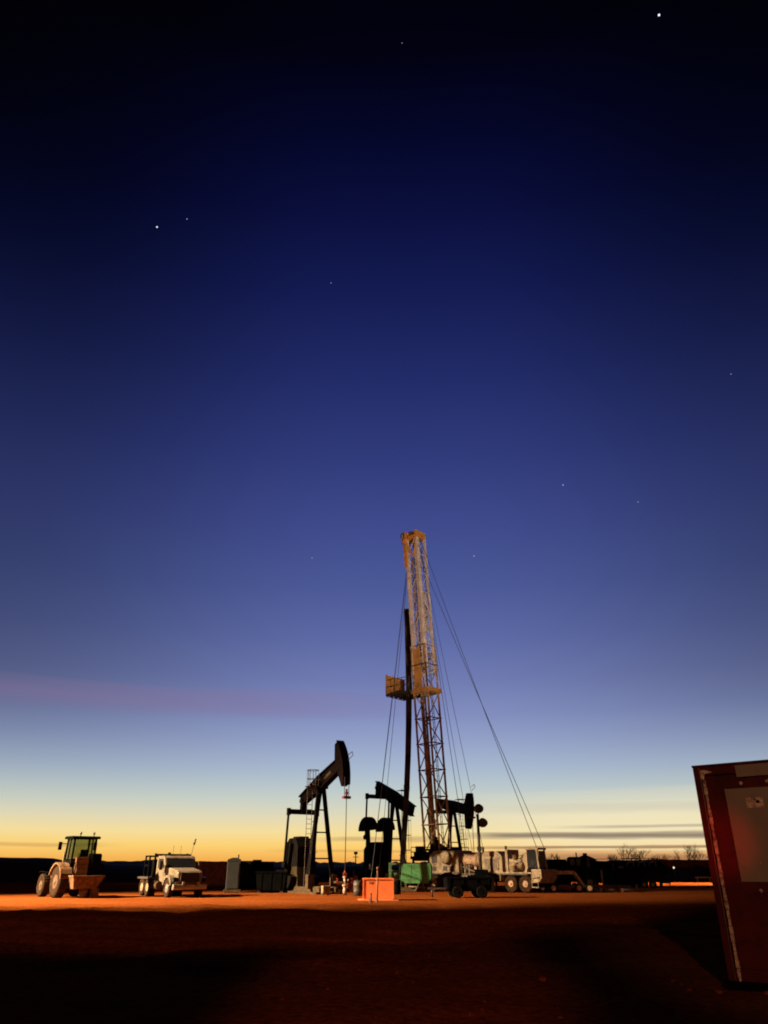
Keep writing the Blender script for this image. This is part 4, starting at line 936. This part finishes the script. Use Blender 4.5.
SB = [(604,2.2,3.4,'rounded dark bush above the dark pickup'),(622,2.6,5.0,'wide dark bush at the foot of the tallest bare tree'),(655,2.2,4.2,'dark bush right of the taller tank'),(668,2.0,3.0,'small dark bush left of the lit lamp'),(700,2.1,4.6,'dark bush beside the edge of the red cabinet')]
for i,(px,h,wd_,lb) in enumerate(SB): scrub(lb, px, 104+i*2, wd_, h, 70+i)

# ------------------------------------------------------------------ big red steel cabinet, right foreground
c0 = Vector((xat(742,12.9,0),12.9,0))
Hc = zat(768,12.9)
# x of the left edge follows from its top corner
c0.x = xat(694,12.9,Hc)
rz = R(-42)
r = thing('steel_cabinet', 'tall dark red steel cabinet with a brown door panel in the right foreground', 'cabinet', (c0.x,c0.y,0), rz)
fx = Vector((math.cos(rz),math.sin(rz),0))
def fp(px, py):                                   # position on the cabinet's face: along it, up it
    d = Vector(((px-384)/F, CP-(512-py)/F*SP, SP+(512-py)/F*CP)); n = Vector((-fx.y, fx.x, 0))
    t = n.dot(c0-Vector((0,0,CAM_H)))/n.dot(d); p = Vector((0,0,CAM_H))+d*t
    return (p-c0).dot(fx), p.z
Wc = 2.6
b = MB(); b.box(.0,Wc,.05,2.0,.12,Hc-.02); b.build('cabinet_body', cabred, r, .015)
b = MB(); b.box(-.02,.09,-.02,.05,.0,Hc); b.box(.091,Wc-.091,-.018,.05,Hc-.13,Hc-.003); b.box(Wc-.09,Wc+.02,-.02,.05,.0,Hc); b.box(.091,Wc-.091,-.018,.05,.1,.26); b.box(-.03,Wc+.03,-.03,2.05,Hc,Hc+.035)
b.build('frame', cabred, r, .008)
s0, z0 = fp(703.5,781); s1, z1 = fp(741.5,986)
b = MB(); n = 26                                   # pale sealing strip, chipped into short lengths
for k in range(n):
    za, zb_ = z0+(z1-z0)*k/n, z0+(z1-z0)*(k+.93)/n
    wv = .022+.006*math.sin(k*1.7); xx = s0+.02+(s1-s0)*k/n*.6
    b.hexa([(xx-wv,-.034,zb_),(xx+wv,-.034,zb_),(xx+wv,-.0205,zb_),(xx-wv,-.0205,zb_),(xx-wv,-.034,za),(xx+wv,-.034,za),(xx+wv,-.0205,za),(xx-wv,-.0205,za)])
b.build('edge_strip', pale, r)
h0, zt0 = fp(735,765.5); _, zt1 = fp(740,777)
b = MB(); b.box(h0,Wc-.12,-.03,-.0185,zt1,zt0); b.build('header_plate', cabpan, r)
a0, zt = fp(701,772); a1, zl_ = fp(718,778)
b = MB(); b.prism([(.095,Hc-.20),(.095,Hc-.05),(.16,Hc-.045),(.3,Hc-.09),(.16,Hc-.105),(.14,Hc-.2)],-.024,-.0185); b.build('corner_bracket', pale, r)
d0, dz1 = fp(723.5,789); _, dz0 = fp(735.5,882)
b = MB(); b.box(d0,d0+1.25,.012,.048,dz0,dz1); dr = b.build('door_panel', cabpan, r, .012)
q0, qz0 = fp(747,808); q1, qz1 = fp(762,797)
b = MB(); b.box(q0,q1,.0,.0115,qz0,qz1); pl = b.build('label_plate', pale, dr)
b = MB(); qx, qz = fp(758,801.5); b.lathe((qx,-.008,qz),[(.022,.006),(.022,-.01),(.012,-.014)],12); b.build('lock', darkbox, dr)
for px_, py_ in ((740,783),(766,781),(760,891),(761,863)):
    x_, z_ = fp(px_,py_); b = MB(); y_ = .0115 if py_ == 863 else .0495; b.lathe((x_,y_,z_),[(.03 if py_ != 863 else .014,0),(.028 if py_ != 863 else .012,-.02),(.012,-.028)],10); b.build('bolt', pale, r)
b = MB(); b.box(-.06,Wc+.06,-.06,2.1,-.05,.1); b.build('plinth', darkbox, r)

# loose stones and clods by the cabinet foot
for i,(dx,dy,s_) in enumerate(((-.35,-.35,.06),(-.7,-.15,.045),(.25,-.6,.05),(-1.9,-.3,.06),(-2.6,1.0,.07))):
    rng = random.Random(i); b = bmesh.new(); bmesh.ops.create_icosphere(b, subdivisions=2, radius=s_)
    for v in b.verts: v.co *= 1+.5*noise.noise(v.co*9+Vector((i*3,0,0))); v.co.z *= .6
    me = bpy.data.meshes.new('dirt_clod'); b.to_mesh(me); b.free(); me.materials.append(go.data.materials[0])
    o = bpy.data.objects.new('dirt_clod', me); col.objects.link(o); o.location = (c0.x+dx, c0.y+dy, ground_h(c0.x+dx,c0.y+dy)+s_*.35)
    tag(o, ['larger dirt clod at the near corner of the red cabinet','small dirt clod left of the cabinet corner','dirt clod under the cabinet door side','dirt clod lying two metres left of the cabinet','farthest dirt clod, behind the cabinet corner on the left'][i], 'dirt clod')

# ------------------------------------------------------------------ stars
for px,py,rd,st_,lb in ((659,15,4.2,1.0,'brightest star, near the top right corner'),(157,227,3.6,.8,'bright star at upper left'),(187,219,2.2,.35,'faint star just right of the bright upper left star'),(563,485,2.4,.5,'faint star right of the mast at mid height'),(474,556,2.2,.5,'faint star close to the right of the mast top'),(638,502,2.2,.35,'faint star farthest right at mid height'),(331,283,2.0,.3,'dim star above the middle of the sky'),(402,43,2.0,.2,'dim star near the top centre'),(731,374,2.0,.3,'dim star near the right edge'),(312,558,2.0,.4,'dim star left of the mast top')):
    D = 3600; v = (512-py)/F; u = (px-384)/F
    d = Vector((u, CP-v*SP, SP+v*CP)).normalized()
    b = bmesh.new(); bmesh.ops.create_icosphere(b, subdivisions=2, radius=rd)
    me = bpy.data.meshes.new('star'); b.to_mesh(me); b.free(); me.materials.append(emit('starlight', (.85,.88,1.0), st_*1.4))
    o = bpy.data.objects.new('star', me); col.objects.link(o); o.location = cam.location+d*D
    tag(o, lb, 'star', 'stars in the night sky')

# ------------------------------------------------------------------ view
sc.view_settings.view_transform = 'Standard'; sc.view_settings.look = 'None'
sc.view_settings.exposure = 0; sc.view_settings.gamma = 1; sc.view_settings.use_curve_mapping = False
sc.render.engine = 'CYCLES'
sc.cycles.use_denoising = True
sc.cycles.filter_width = 1.9
sc.cycles.max_bounces = 5; sc.cycles.transparent_max_bounces = 8
